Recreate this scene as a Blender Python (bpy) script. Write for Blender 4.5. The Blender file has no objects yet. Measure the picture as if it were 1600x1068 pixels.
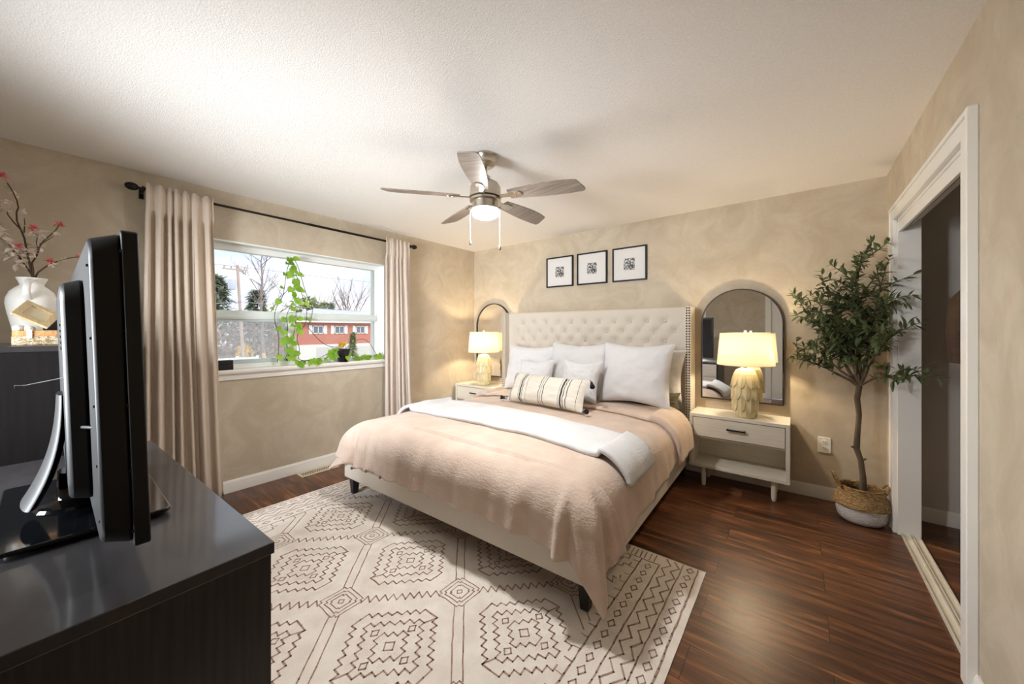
import bpy, math, random
from mathutils import Vector, Matrix, noise as mnoise
R = random.Random(7)
PI = math.pi
C = bpy.context.scene.collection
SC = bpy.context.scene

# ------------------------------------------------------------------ camera
cam_d = bpy.data.cameras.new('camera'); cam = bpy.data.objects.new('camera', cam_d); C.objects.link(cam)
cam.location = (3.6445, -3.7539, 1.3211)
cam.rotation_euler = (PI/2, 0, 0.66704)
cam_d.sensor_width = 36; cam_d.lens = 36*568.54/1600
cam_d.shift_y = -18.48/1600
cam_d.clip_start = 0.02; cam_d.clip_end = 500
SC.camera = cam
# ------------------------------------------------------------------ exposure
SC.view_settings.view_transform = 'Standard'; SC.view_settings.look = 'None'
SC.view_settings.gamma = 1; SC.view_settings.use_curve_mapping = False
SC.view_settings.exposure = 0.89
try:
    SC.cycles.use_denoising = True
    SC.cycles.max_bounces = 10; SC.cycles.diffuse_bounces = 6; SC.cycles.transparent_max_bounces = 16
    SC.cycles.caustics_reflective = False; SC.cycles.caustics_refractive = False
    SC.cycles.sample_clamp_indirect = 6.0
except Exception:
    pass
FAN_GLOW, BULB_POWER, SKY_STRENGTH, SUN_POWER, SOUTH_FILL_POWER = 270, 11, 0.80, 0.55, 48

def srgb(r, g=None, b=None):
    if g is None: g = b = r
    f = lambda c: (c/255/12.92) if c/255 <= 0.04045 else ((c/255+0.055)/1.055)**2.4
    return (f(r), f(g), f(b), 1)

# ------------------------------------------------------------------ world
wd = bpy.data.worlds.new('world'); SC.world = wd; wd.use_nodes = True
nt = wd.node_tree; nt.nodes.clear()
wo = nt.nodes.new('ShaderNodeOutputWorld'); bg = nt.nodes.new('ShaderNodeBackground')
tc = nt.nodes.new('ShaderNodeTexCoord'); sep = nt.nodes.new('ShaderNodeSeparateXYZ')
rmp = nt.nodes.new('ShaderNodeValToRGB'); nz = nt.nodes.new('ShaderNodeTexNoise'); cr = nt.nodes.new('ShaderNodeValToRGB')
mx = nt.nodes.new('ShaderNodeMix'); mx.data_type = 'RGBA'
mp = nt.nodes.new('ShaderNodeMapping'); mp.inputs['Scale'].default_value = (2.0, 2.0, 7)
L_ = nt.links.new
L_(tc.outputs['Generated'], sep.inputs[0]); L_(sep.outputs['Z'], rmp.inputs[0])
L_(tc.outputs['Generated'], mp.inputs[0]); L_(mp.outputs[0], nz.inputs['Vector'])
nz.inputs['Scale'].default_value = 1.6; nz.inputs['Detail'].default_value = 5
e = rmp.color_ramp.elements
e[0].position = 0.0; e[0].color = (0.86, 0.88, 0.97, 1)
e[1].position = 0.30; e[1].color = (0.42, 0.56, 0.95, 1)
k = rmp.color_ramp.elements.new(0.09); k.color = (0.72, 0.80, 1.0, 1)
k = rmp.color_ramp.elements.new(.42); k.color = (1.5, 1.55, 1.6, 1)
k = rmp.color_ramp.elements.new(1.0); k.color = (1.6, 1.7, 1.8, 1)
L_(nz.outputs['Fac'], cr.inputs[0]); cr.color_ramp.elements[0].position = 0.42; cr.color_ramp.elements[1].position = 0.66
L_(cr.outputs[0], mx.inputs['Factor']); L_(rmp.outputs[0], mx.inputs['A']); mx.inputs['B'].default_value = (0.98, 0.96, 1.0, 1); mx.blend_type = 'LIGHTEN'
L_(mx.outputs['Result'], bg.inputs[0]); bg.inputs[1].default_value = SKY_STRENGTH
L_(bg.outputs[0], wo.inputs[0])
# hazy sun, high and behind the house so that no direct beam reaches the room
sun_d = bpy.data.lights.new('sun', 'SUN'); sun_d.energy = SUN_POWER; sun_d.angle = 0.12; sun_d.color = (1, .95, .88)
sun = bpy.data.objects.new('sun', sun_d); C.objects.link(sun); sun.rotation_euler = Vector((-.55, -.35, -.75)).to_track_quat('-Z', 'Y').to_euler()

# daylight portals: they guide sampling of the sky through the bed room window and give no light of their own
pd = bpy.data.lights.new('sky_portal', 'AREA'); pd.shape = 'RECTANGLE'; pd.size = 1.03; pd.size_y = 1.77; pd.cycles.is_portal = True
po = bpy.data.objects.new('sky_portal', pd); C.objects.link(po); po.location = (-.20, -2.33, 1.52); po.rotation_euler = (0, -PI/2, 0)
# fill lamp added to brighten the room, set in a made-up south window
ad_ = bpy.data.lights.new('added_south_fill', 'AREA'); ad_.shape = 'RECTANGLE'; ad_.size = .84; ad_.size_y = 1.04; ad_.energy = SOUTH_FILL_POWER; ad_.color = (.92, .96, 1); ad_.spread = math.radians(100)
ao_ = bpy.data.objects.new('added_south_fill', ad_); C.objects.link(ao_); ao_.location = (1.565, -4.90, 1.325); ao_.rotation_euler = (PI/2-.10, 0, 0)
# ------------------------------------------------------------------ materials
MATS = {}
def mat(name, col, rough=0.5, metal=0.0, col2=None, nscale=4.0, ndetail=4.0, nmap=(1, 1, 1), ramp=(0.35, 0.65), distort=0.0,
        bump=None, spec=0.5, sheen=0, coat=0, emit=None, bmap=None, alpha=None, trans=0, ior=1.45, rough2=None):
    if name in MATS: return MATS[name]
    m = bpy.data.materials.new(name); m.use_nodes = True; n = m.node_tree.nodes; l = m.node_tree.links
    p = n['Principled BSDF']
    p.inputs['Base Color'].default_value = col; p.inputs['Roughness'].default_value = rough; p.inputs['Metallic'].default_value = metal
    p.inputs['Specular IOR Level'].default_value = spec; p.inputs['IOR'].default_value = ior
    if sheen: p.inputs['Sheen Weight'].default_value = sheen
    if coat: p.inputs['Coat Weight'].default_value = coat; p.inputs['Coat Roughness'].default_value = 0.1
    if trans: p.inputs['Transmission Weight'].default_value = trans
    if emit: p.inputs['Emission Color'].default_value = emit[0]; p.inputs['Emission Strength'].default_value = emit[1]
    t = n.new('ShaderNodeTexCoord')
    if col2 is not None:
        mpn = n.new('ShaderNodeMapping'); mpn.inputs['Scale'].default_value = nmap
        x = n.new('ShaderNodeTexNoise'); x.inputs['Scale'].default_value = nscale; x.inputs['Detail'].default_value = ndetail; x.inputs['Distortion'].default_value = distort
        r = n.new('ShaderNodeValToRGB'); r.color_ramp.elements[0].position = ramp[0]; r.color_ramp.elements[1].position = ramp[1]
        r.color_ramp.elements[0].color = col; r.color_ramp.elements[1].color = col2
        l.new(t.outputs['Object'], mpn.inputs[0]); l.new(mpn.outputs[0], x.inputs['Vector']); l.new(x.outputs['Fac'], r.inputs[0]); l.new(r.outputs[0], p.inputs['Base Color'])
        if rough2 is not None:
            mr = n.new('ShaderNodeMapRange'); mr.inputs['To Min'].default_value = rough; mr.inputs['To Max'].default_value = rough2
            l.new(x.outputs['Fac'], mr.inputs[0]); l.new(mr.outputs[0], p.inputs['Roughness'])
    if bump:
        b = n.new('ShaderNodeBump'); b.inputs['Strength'].default_value = bump[1]; b.inputs['Distance'].default_value = bump[2] if len(bump) > 2 else 0.01
        y = n.new('ShaderNodeTexNoise'); y.inputs['Scale'].default_value = bump[0]; y.inputs['Detail'].default_value = 3
        mpb = n.new('ShaderNodeMapping'); mpb.inputs['Scale'].default_value = bmap or (1, 1, 1)
        l.new(t.outputs['Object'], mpb.inputs[0]); l.new(mpb.outputs[0], y.inputs['Vector']); l.new(y.outputs['Fac'], b.inputs['Height']); l.new(b.outputs[0], p.inputs['Normal'])
    MATS[name] = m
    return m
def nodes(m): return m.node_tree.nodes, m.node_tree.links, m.node_tree.nodes['Principled BSDF']

def wall_mat(name, c1, c2, c3):
    m = mat(name, c1, 0.75, bump=(30, 0.06, 0.01), spec=0.25)
    n, l, p = nodes(m)
    t = n.new('ShaderNodeTexCoord')
    a = n.new('ShaderNodeTexNoise'); a.inputs['Scale'].default_value = 3.2; a.inputs['Detail'].default_value = 7; a.inputs['Roughness'].default_value = .62; a.inputs['Distortion'].default_value = 1.4
    b = n.new('ShaderNodeTexNoise'); b.inputs['Scale'].default_value = 7.5; b.inputs['Detail'].default_value = 5; b.inputs['Distortion'].default_value = 2.2
    r = n.new('ShaderNodeValToRGB'); r.color_ramp.elements[0].position = .38; r.color_ramp.elements[1].position = .62
    r.color_ramp.elements[0].color = c1; r.color_ramp.elements[1].color = c2
    r2 = n.new('ShaderNodeValToRGB'); r2.color_ramp.elements[0].position = .52; r2.color_ramp.elements[1].position = .68
    mxn = n.new('ShaderNodeMix'); mxn.data_type = 'RGBA'; mxn.inputs['B'].default_value = c3
    sc = n.new('ShaderNodeMath'); sc.operation = 'MULTIPLY'; sc.inputs[1].default_value = .55
    l.new(t.outputs['Object'], a.inputs['Vector']); l.new(t.outputs['Object'], b.inputs['Vector'])
    l.new(a.outputs['Fac'], r.inputs[0]); l.new(b.outputs['Fac'], r2.inputs[0]); l.new(r2.outputs[0], sc.inputs[0]); l.new(sc.outputs[0], mxn.inputs['Factor'])
    l.new(r.outputs[0], mxn.inputs['A']); l.new(mxn.outputs['Result'], p.inputs['Base Color'])
    return m
M_WALL = wall_mat('faux_plaster_beige', srgb(187, 174, 153), srgb(201, 189, 169), srgb(193, 178, 154))
M_CEIL = mat('popcorn_ceiling', srgb(241, 238, 234), 0.95, bump=(170, 0.3, 0.008), spec=0.1, col2=srgb(234, 231, 227), nscale=130, ndetail=2)
M_TRIM = mat('white_trim_paint', srgb(236, 233, 226), 0.35, bump=(12, 0.03))
M_CLOSET = mat('closet_grey_paint', srgb(206, 200, 192), 0.8)
M_VINYL = mat('white_vinyl', srgb(236, 238, 236), 0.35)

def floor_mat():
    m = mat('dark_plank_floor', srgb(70, 40, 25), 0.3, spec=0.5)
    n, l, p = nodes(m)
    t = n.new('ShaderNodeTexCoord')
    br = n.new('ShaderNodeTexBrick'); br.inputs['Scale'].default_value = 1.0; br.inputs['Brick Width'].default_value = 1.25; br.inputs['Row Height'].default_value = 0.19
    br.inputs['Mortar Size'].default_value = 0.0016; br.inputs['Mortar Smooth'].default_value = 0.2; br.inputs['Bias'].default_value = 0
    br.offset = 0.37; br.offset_frequency = 2
    br.inputs['Color1'].default_value = (0, 0, 0, 1); br.inputs['Color2'].default_value = (1, 1, 1, 1); br.inputs['Mortar'].default_value = (.5, .5, .5, 1)
    l.new(t.outputs['Object'], br.inputs['Vector'])
    mpn = n.new('ShaderNodeMapping'); mpn.inputs['Scale'].default_value = (1.5, 16, 1)
    ad = n.new('ShaderNodeVectorMath'); ad.operation = 'MULTIPLY_ADD'; ad.inputs[1].default_value = (3.1, 1.7, 0); 
    l.new(br.outputs['Color'], ad.inputs[0]); l.new(t.outputs['Object'], ad.inputs[2]); l.new(ad.outputs[0], mpn.inputs[0])
    x = n.new('ShaderNodeTexNoise'); x.inputs['Scale'].default_value = 1.5; x.inputs['Detail'].default_value = 8; x.inputs['Roughness'].default_value = .65; x.inputs['Distortion'].default_value = .8
    l.new(mpn.outputs[0], x.inputs['Vector'])
    r = n.new('ShaderNodeValToRGB'); ee = r.color_ramp.elements
    ee[0].position = .28; ee[0].color = srgb(56, 36, 27); ee[1].position = .72; ee[1].color = srgb(178, 120, 74)
    q = ee.new(.45); q.color = srgb(90, 58, 40); q = ee.new(.57); q.color = srgb(124, 79, 50)
    l.new(x.outputs['Fac'], r.inputs[0])
    mt = n.new('ShaderNodeMix'); mt.data_type = 'RGBA'; mt.blend_type = 'MULTIPLY'; mt.inputs['Factor'].default_value = 1
    r3 = n.new('ShaderNodeValToRGB'); r3.color_ramp.elements[0].color = (.62, .60, .60, 1); r3.color_ramp.elements[1].color = (1.0, 1.0, 1.0, 1)
    l.new(br.outputs['Color'], r3.inputs[0]); l.new(r.outputs[0], mt.inputs['A']); l.new(r3.outputs[0], mt.inputs['B'])
    mt2 = n.new('ShaderNodeMix'); mt2.data_type = 'RGBA'; mt2.inputs['B'].default_value = srgb(30, 18, 13)
    l.new(br.outputs['Fac'], mt2.inputs['Factor']); l.new(mt.outputs['Result'], mt2.inputs['A']); l.new(mt2.outputs['Result'], p.inputs['Base Color'])
    b = n.new('ShaderNodeBump'); b.inputs['Strength'].default_value = .12; b.inputs['Distance'].default_value = .01
    l.new(x.outputs['Fac'], b.inputs['Height']); l.new(b.outputs[0], p.inputs['Normal'])
    mr = n.new('ShaderNodeMapRange'); mr.inputs['To Min'].default_value = .25; mr.inputs['To Max'].default_value = .42
    l.new(x.outputs['Fac'], mr.inputs[0]); l.new(mr.outputs[0], p.inputs['Roughness'])
    return m
M_FLOOR = floor_mat()

M_LINEN = mat('beige_linen_upholstery', srgb(208, 199, 186), 0.9, col2=srgb(212, 204, 192), nscale=160, bump=(420, 0.1, 0.001), sheen=.2, spec=.2)
M_BLACKLEG = mat('black_wood', srgb(28, 26, 26), 0.35)
def weave(name, c1, c2, scale, strength, fine=1.0):
    m = mat(name, c1, 0.92, sheen=.25, spec=.15, col2=c2, nscale=7)
    n, l, p = nodes(m)
    t = n.new('ShaderNodeTexCoord')
    hs = []
    for mpv in ((1, .22, .6), (.22, 1, 1)):
        mq = n.new('ShaderNodeMapping'); mq.inputs['Scale'].default_value = mpv; q = n.new('ShaderNodeTexNoise'); q.inputs['Scale'].default_value = scale*7; q.inputs['Detail'].default_value = 3; q.inputs['Distortion'].default_value = .6
        l.new(t.outputs['Object'], mq.inputs[0]); l.new(mq.outputs[0], q.inputs['Vector']); hs.append(q)
    big = n.new('ShaderNodeTexNoise'); big.inputs['Scale'].default_value = 16; big.inputs['Detail'].default_value = 4; l.new(t.outputs['Object'], big.inputs['Vector'])
    s1 = n.new('ShaderNodeMath'); s1.operation = 'ADD'; s2 = n.new('ShaderNodeMath'); s2.operation = 'MULTIPLY_ADD'; s2.inputs[1].default_value = 1.3
    b = n.new('ShaderNodeBump'); b.inputs['Strength'].default_value = strength; b.inputs['Distance'].default_value = .005
    l.new(hs[0].outputs['Fac'], s1.inputs[0]); l.new(hs[1].outputs['Fac'], s1.inputs[1]); l.new(big.outputs['Fac'], s2.inputs[0]); l.new(s1.outputs[0], s2.inputs[2]); l.new(s2.outputs[0], b.inputs['Height']); l.new(b.outputs[0], p.inputs['Normal'])
    return m
M_DUVET = weave('dusty_pink_gauze', srgb(198, 176, 160), srgb(207, 188, 173), 16, .6)
M_THROW = weave('white_gauze', srgb(214, 215, 216), srgb(208, 209, 210), 16, .45)
M_WHITEFAB = mat('white_cotton', srgb(218, 218, 220), 0.9, sheen=.2, spec=.15, bump=(9, .4, .02))
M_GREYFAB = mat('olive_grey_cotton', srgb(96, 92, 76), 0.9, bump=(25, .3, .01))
M_CURTAIN = mat('taupe_linen_curtain', srgb(196, 180, 163), 0.9, col2=srgb(203, 188, 172), nscale=60, nmap=(1, 1, .1), bump=(220, .12, .003), spec=.15, sheen=.2)
M_CURTAIN2 = mat('pale_taupe_linen_curtain', srgb(198, 184, 172), 0.9, col2=srgb(206, 193, 182), nscale=60, nmap=(1, 1, .1), bump=(220, .12, .003), spec=.15, sheen=.2)
M_BRONZE = mat('dark_bronze', srgb(34, 28, 25), 0.4, metal=.6)
M_NS = mat('whitewashed_oak', srgb(226, 220, 206), 0.5, col2=srgb(215, 207, 190), nscale=3, nmap=(2, 40, 40), bump=(60, .05, .002), bmap=(1, 10, 10))
M_BLACKMETAL = mat('black_metal', srgb(24, 24, 25), 0.4, metal=.5)
M_NICKEL = mat('brushed_nickel', srgb(190, 182, 168), 0.28, metal=1.0)
M_BLADE = mat('weathered_grey_wood', srgb(118, 106, 96), 0.45, col2=srgb(150, 138, 127), nscale=6, nmap=(1, 14, 1), ndetail=6)
M_DARKWOOD = mat('black_brown_woodgrain', srgb(31, 28, 28), 0.38, col2=srgb(45, 41, 40), nscale=3, nmap=(30, 30, 1.2), ndetail=6, bump=(60, .06, .002), bmap=(8, 8, .6))
M_DARKTOP = mat('black_brown_top', srgb(40, 38, 39), 0.34, coat=.5, col2=srgb(47, 45, 46), nscale=9, nmap=(1, 3, 1), ndetail=6, bump=(140, .08, .002))
M_TVBLACK = mat('satin_black_plastic', srgb(15, 15, 16), 0.45, spec=.4, bump=(300, .04, .001))
M_TVGREY = mat('dark_grey_plastic', srgb(22, 23, 25), 0.45, spec=.4, bump=(300, .04, .001))
M_GLOSSBLACK = mat('gloss_black_plastic', srgb(9, 10, 12), 0.06, coat=.5)
M_SCREEN = mat('screen_glass', srgb(14, 17, 20), 0.12)
M_CERAMIC = mat('cream_glazed_ceramic', srgb(226, 214, 174), 0.32, col2=srgb(212, 197, 152), nscale=14, ndetail=3)
M_VASE = mat('white_matte_ceramic', srgb(236, 234, 228), 0.7)
M_BARK = mat('grey_brown_bark', srgb(108, 92, 74), 0.85, col2=srgb(82, 68, 54), nscale=22, nmap=(1, 1, .25), bump=(60, .4, .01))
M_TWIG = mat('dark_twig', srgb(72, 54, 40), 0.85)
def leaf_mat(name, c1, c2, tl=.35):
    m = mat(name, c1, .5, col2=c2, nscale=9)
    n, l, p = nodes(m); o = n['Material Output']; tr = n.new('ShaderNodeBsdfTranslucent'); tr.inputs[0].default_value = c2
    ms = n.new('ShaderNodeMixShader'); ms.inputs[0].default_value = tl
    l.new(p.outputs[0], ms.inputs[1]); l.new(tr.outputs[0], ms.inputs[2]); l.new(ms.outputs[0], o.inputs[0]); return m
M_OLIVE = leaf_mat('olive_leaf', srgb(70, 86, 50), srgb(108, 122, 78), .25)
M_POTHOS = leaf_mat('pothos_leaf', srgb(120, 170, 50), srgb(176, 212, 84), .5)
M_PETAL = leaf_mat('white_petal', srgb(244, 238, 228), srgb(240, 226, 214), .3)
M_PINK = leaf_mat('pink_petal', srgb(226, 110, 116), srgb(236, 150, 150), .3)
M_BUDGREEN = leaf_mat('bud_green', srgb(196, 190, 140), srgb(214, 206, 160), .3)
def weave_basket(name, c1, c2, sc):
    m = mat(name, c1, .8, col2=c2, nscale=sc, nmap=(1, 1, 2.4), ndetail=2, ramp=(.42, .58), bump=(sc, .8, .012), bmap=(1, 1, 2.4)); return m
M_SEAGRASS = weave_basket('seagrass_weave', srgb(176, 144, 98), srgb(132, 102, 62), 60)
M_BASKETWHITE = weave_basket('white_painted_weave', srgb(232, 229, 224), srgb(214, 210, 204), 80)
M_RATTAN = mat('rattan_cane', srgb(206, 158, 104), .6, col2=srgb(176, 126, 76), nscale=24, nmap=(1, 6, 1))
M_BRAID = weave_basket('cream_braid', srgb(222, 206, 176), srgb(160, 134, 98), 95)
M_TAN = mat('tan_frame_wood', srgb(206, 184, 144), .6, col2=srgb(188, 164, 124), nscale=10, nmap=(1, 10, 1))
M_CREAMBOARD = mat('cream_board', srgb(208, 194, 160), .7)
M_OUTLET = mat('ivory_plastic', srgb(240, 236, 226), .4)
M_DARKSLOT = mat('dark_slot', srgb(30, 26, 22), .8)
M_JACKET = mat('brown_suede', srgb(92, 70, 53), .9, col2=srgb(78, 58, 43), nscale=12)
M_DARKCOAT = mat('dark_green_cloth', srgb(32, 36, 30), .9)
M_MATBOARD = mat('white_mat_board', srgb(218, 216, 214), .8)
M_PRINT = mat('grey_abstract_print', srgb(40, 40, 40), .6, col2=srgb(205, 205, 205), nscale=55, ndetail=6, ramp=(.4, .6))
M_MIRROR = mat('mirror_silver', (.93, .94, .94, 1), 0.0, metal=1.0)
M_BLACKPOT = mat('black_glazed_pot', srgb(20, 20, 22), .25)
M_SOIL = mat('soil', srgb(60, 46, 34), .95)

def glass_mat(name, tint, haze=0.0):
    m = bpy.data.materials.new(name); m.use_nodes = True; n = m.node_tree.nodes; l = m.node_tree.links; n.clear()
    o = n.new('ShaderNodeOutputMaterial'); tr = n.new('ShaderNodeBsdfTransparent'); tr.inputs[0].default_value = tint
    gl = n.new('ShaderNodeBsdfGlossy'); gl.inputs['Roughness'].default_value = .02
    fr = n.new('ShaderNodeFresnel'); fr.inputs[0].default_value = 1.25
    a = n.new('ShaderNodeMixShader'); l.new(fr.outputs[0], a.inputs[0]); l.new(tr.outputs[0], a.inputs[1]); l.new(gl.outputs[0], a.inputs[2])
    if haze:
        d = n.new('ShaderNodeBsdfDiffuse'); d.inputs[0].default_value = srgb(200, 202, 204)
        t2 = n.new('ShaderNodeBsdfTranslucent'); t2.inputs[0].default_value = srgb(225, 225, 228)
        ds = n.new('ShaderNodeAddShader'); l.new(d.outputs[0], ds.inputs[0]); l.new(t2.outputs[0], ds.inputs[1])
        b = n.new('ShaderNodeMixShader'); b.inputs[0].default_value = haze; l.new(a.outputs[0], b.inputs[1]); l.new(ds.outputs[0], b.inputs[2]); l.new(b.outputs[0], o.inputs[0])
    else: l.new(a.outputs[0], o.inputs[0])
    return m
M_GLASS = glass_mat('window_glass', (.98, .99, .99, 1))
M_SCREENMESH = glass_mat('insect_mesh', (.93, .93, .93, 1), .15)
def shade_mat():
    m = bpy.data.materials.new('linen_lamp_shade'); m.use_nodes = True; n = m.node_tree.nodes; l = m.node_tree.links; n.clear()
    o = n.new('ShaderNodeOutputMaterial'); d = n.new('ShaderNodeBsdfDiffuse'); t = n.new('ShaderNodeBsdfTranslucent'); a = n.new('ShaderNodeMixShader')
    d.inputs[0].default_value = srgb(246, 242, 232); t.inputs[0].default_value = srgb(250, 242, 226); a.inputs[0].default_value = .5
    l.new(d.outputs[0], a.inputs[1]); l.new(t.outputs[0], a.inputs[2]); l.new(a.outputs[0], o.inputs[0]); return m
M_SHADE = shade_mat()
M_DOME = mat('frosted_dome', (1, 1, 1, 1), .4, emit=((1, .99, .98, 1), FAN_GLOW))

M_DOMESIDE = mat('frosted_dome_side', (1, 1, 1, 1), .4, emit=((1, .98, .95, 1), 14))
# ------------------------------------------------------------------ mesh builder
ORG = {}
def root_origin(p):
    while p is not None:
        if p.name in ORG: return ORG[p.name]
        p = p.parent
    return Vector((0, 0, 0))
class MB:
    def __init__(s): s.v = []; s.f = []; s.m = []; s.mi = 0; s.T = None
    def add(s, vs, fs):
        b = len(s.v)
        for q in vs:
            q = Vector(q); s.v.append(s.T @ q if s.T else q)
        for f in fs: s.f.append([b+i for i in f]); s.m.append(s.mi)
        return s
    def box(s, x0, y0, z0, x1, y1, z1):
        if x0 > x1: x0, x1 = x1, x0
        if y0 > y1: y0, y1 = y1, y0
        if z0 > z1: z0, z1 = z1, z0
        return s.add([(x0,y0,z0),(x1,y0,z0),(x1,y1,z0),(x0,y1,z0),(x0,y0,z1),(x1,y0,z1),(x1,y1,z1),(x0,y1,z1)],
                     [(0,3,2,1),(4,5,6,7),(0,1,5,4),(1,2,6,5),(2,3,7,6),(3,0,4,7)])
    def hexa(s, p): return s.add(p, [(0,3,2,1),(4,5,6,7),(0,1,5,4),(1,2,6,5),(2,3,7,6),(3,0,4,7)])
    def grid(s, fn, nu, nv, cu=False, cv=False, flip=False):
        vs = []; fs = []
        for j in range(nv + (0 if cv else 1)):
            for i in range(nu + (0 if cu else 1)): vs.append(fn(i/nu, j/nv))
        W = nu if cu else nu+1; H = nv if cv else nv+1
        for j in range(nv):
            for i in range(nu):
                a = j*W+i; b = j*W+(i+1) % W; c = ((j+1) % H)*W+(i+1) % W; d = ((j+1) % H)*W+i
                fs.append((a, d, c, b) if flip else (a, b, c, d))
        return s.add(vs, fs)
    def lathe(s, prof, c=(0, 0, 0), n=32, cap0=True, cap1=True, rf=None):
        vs = []; fs = []; k = len(prof)
        for j, (r, z) in enumerate(prof):
            for i in range(n):
                a = 2*PI*i/n; rr = r if rf is None else rf(r, z, a)
                vs.append((c[0]+rr*math.cos(a), c[1]+rr*math.sin(a), c[2]+z))
        for j in range(k-1):
            for i in range(n):
                fs.append((j*n+i, j*n+(i+1) % n, (j+1)*n+(i+1) % n, (j+1)*n+i))
        if cap0: fs.append(tuple(reversed(range(n))))
        if cap1: fs.append(tuple((k-1)*n+i for i in range(n)))
        return s.add(vs, fs)
    def tube(s, pts, r, n=8, cap=True, flat=1.0):
        pts = [Vector(p) for p in pts]; k = len(pts); rs = r if isinstance(r, (list, tuple)) else [r]*k
        vs = []; fs = []; prev = None
        for i, p in enumerate(pts):
            d = (pts[min(i+1, k-1)]-pts[max(i-1, 0)])
            d = d.normalized() if d.length > 1e-9 else Vector((0, 0, 1))
            if prev is None:
                up = Vector((0, 0, 1)) if abs(d.z) < .9 else Vector((1, 0, 0)); u = d.cross(up).normalized()
            else:
                u = prev-d*prev.dot(d); u = u.normalized() if u.length > 1e-6 else d.orthogonal().normalized()
            prev = u; w = d.cross(u)
            for j in range(n):
                a = 2*PI*j/n; vs.append(p+rs[i]*(u*math.cos(a)+w*math.sin(a)*flat))
        for i in range(k-1):
            for j in range(n): fs.append((i*n+j, i*n+(j+1) % n, (i+1)*n+(j+1) % n, (i+1)*n+j))
        if cap: fs.append(tuple(reversed(range(n)))); fs.append(tuple((k-1)*n+j for j in range(n)))
        return s.add(vs, fs)
    def ball(s, c, r, nu=16, nv=10):
        r = (r, r, r) if not isinstance(r, (tuple, list)) else r
        vs = [(c[0], c[1], c[2]-r[2])]; fs = []
        for j in range(1, nv):
            t = -PI/2+PI*j/nv
            for i in range(nu):
                a = 2*PI*i/nu; vs.append((c[0]+r[0]*math.cos(t)*math.cos(a), c[1]+r[1]*math.cos(t)*math.sin(a), c[2]+r[2]*math.sin(t)))
        vs.append((c[0], c[1], c[2]+r[2])); T = len(vs)-1
        for i in range(nu): fs.append((0, 1+(i+1) % nu, 1+i)); fs.append((T, T-nu+i, T-nu+(i+1) % nu))
        for j in range(nv-2):
            for i in range(nu): fs.append((1+j*nu+i, 1+j*nu+(i+1) % nu, 1+(j+1)*nu+(i+1) % nu, 1+(j+1)*nu+i))
        return s.add(vs, fs)
    def prism(s, poly, fn, a0, a1):
        """poly of (u,v); fn(u,v,a)->xyz"""
        n = len(poly); vs = [fn(u, v, a0) for u, v in poly]+[fn(u, v, a1) for u, v in poly]
        fs = [tuple(reversed(range(n))), tuple(range(n, 2*n))]+[(i, (i+1) % n, n+(i+1) % n, n+i) for i in range(n)]
        return s.add(vs, fs)
    def leaf(s, p, d, up, L, W, bend=.15, fold=.2, n=4):
        p = Vector(p); d = Vector(d).normalized(); sd = d.cross(Vector(up))
        sd = sd.normalized() if sd.length > 1e-5 else d.orthogonal().normalized(); u = sd.cross(d)
        vs = []; fs = []
        for i in range(n+1):
            t = i/n; w = W*.5*math.sin(PI*min(1, t*.96+.02))**.8*(1-.25*t)
            c = p+d*(L*t)-u*(bend*L*t*t)
            vs += [c-sd*w+u*(fold*w), c, c+sd*w+u*(fold*w)]
        for i in range(n):
            a = i*3; fs += [(a, a+1, a+4, a+3), (a+1, a+2, a+5, a+4)]
        return s.add(vs, fs)
    def build(s, name, m, parent=None, smooth=35, bevel=0, bseg=2, sub=0, solid=0, soff=-1, at=None, merge=False):
        o_ = root_origin(parent) if parent is not None else (Vector(at) if at is not None else Vector((0, 0, 0)))
        me = bpy.data.meshes.new(name); me.from_pydata([tuple(q-o_) for q in s.v], [], s.f)
        for mm in (m if isinstance(m, (list, tuple)) else [m]): me.materials.append(mm)
        if len(me.materials) > 1: me.polygons.foreach_set('material_index', s.m)
        me.update()
        if smooth:
            me.polygons.foreach_set('use_smooth', [True]*len(me.polygons))
            if smooth < 180: me.set_sharp_from_angle(angle=math.radians(smooth))
        o = bpy.data.objects.new(name, me); C.objects.link(o)
        if parent is not None: o.parent = parent
        elif at is not None: o.location = at
        if solid:
            q = o.modifiers.new('solid', 'SOLIDIFY'); q.thickness = solid; q.offset = soff
        if sub:
            q = o.modifiers.new('sub', 'SUBSURF'); q.levels = sub; q.render_levels = sub
        if bevel:
            q = o.modifiers.new('bevel', 'BEVEL'); q.width = bevel; q.segments = bseg; q.limit_method = 'ANGLE'; q.angle_limit = math.radians(40)
        return o
def tag(o, label=None, cat=None, group=None, kind=None):
    if label: o['label'] = label
    if cat: o['category'] = cat
    if group: o['group'] = group
    if kind: o['kind'] = kind
    return o
def thing(name, label, cat, loc=(0, 0, 0), rz=0, group=None, world=True, kind=None):
    """Empty at the thing's base; parts are authored in world metres when world is True, else in local metres"""
    o = bpy.data.objects.new(name, None); C.objects.link(o); o.location = loc; o.rotation_euler = (0, 0, rz); o.empty_display_size = .1
    if world: ORG[o.name] = Vector(loc)
    return tag(o, label, cat, group, kind)
def dup(root, loc, rz=None, label=None, group=None):
    r = root.copy(); C.objects.link(r); r.location = loc
    if rz is not None: r.rotation_euler = (0, 0, rz)
    if label: r['label'] = label
    if group: r['group'] = group
    for ch in list(root.children):
        c = ch.copy(); C.objects.link(c); c.parent = r
        for g in ch.children:
            d = g.copy(); C.objects.link(d); d.parent = c
    return r
def struct(name, mb, m, parent=None, **k):
    o = mb.build(name, m, parent, **k)
    if parent is None: o['kind'] = 'structure'
    return o
def rot2(x, y, a): return (x*math.cos(a)-y*math.sin(a), x*math.sin(a)+y*math.cos(a))
def nz3(x, y, z): return mnoise.noise(Vector((x, y, z)))

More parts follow.
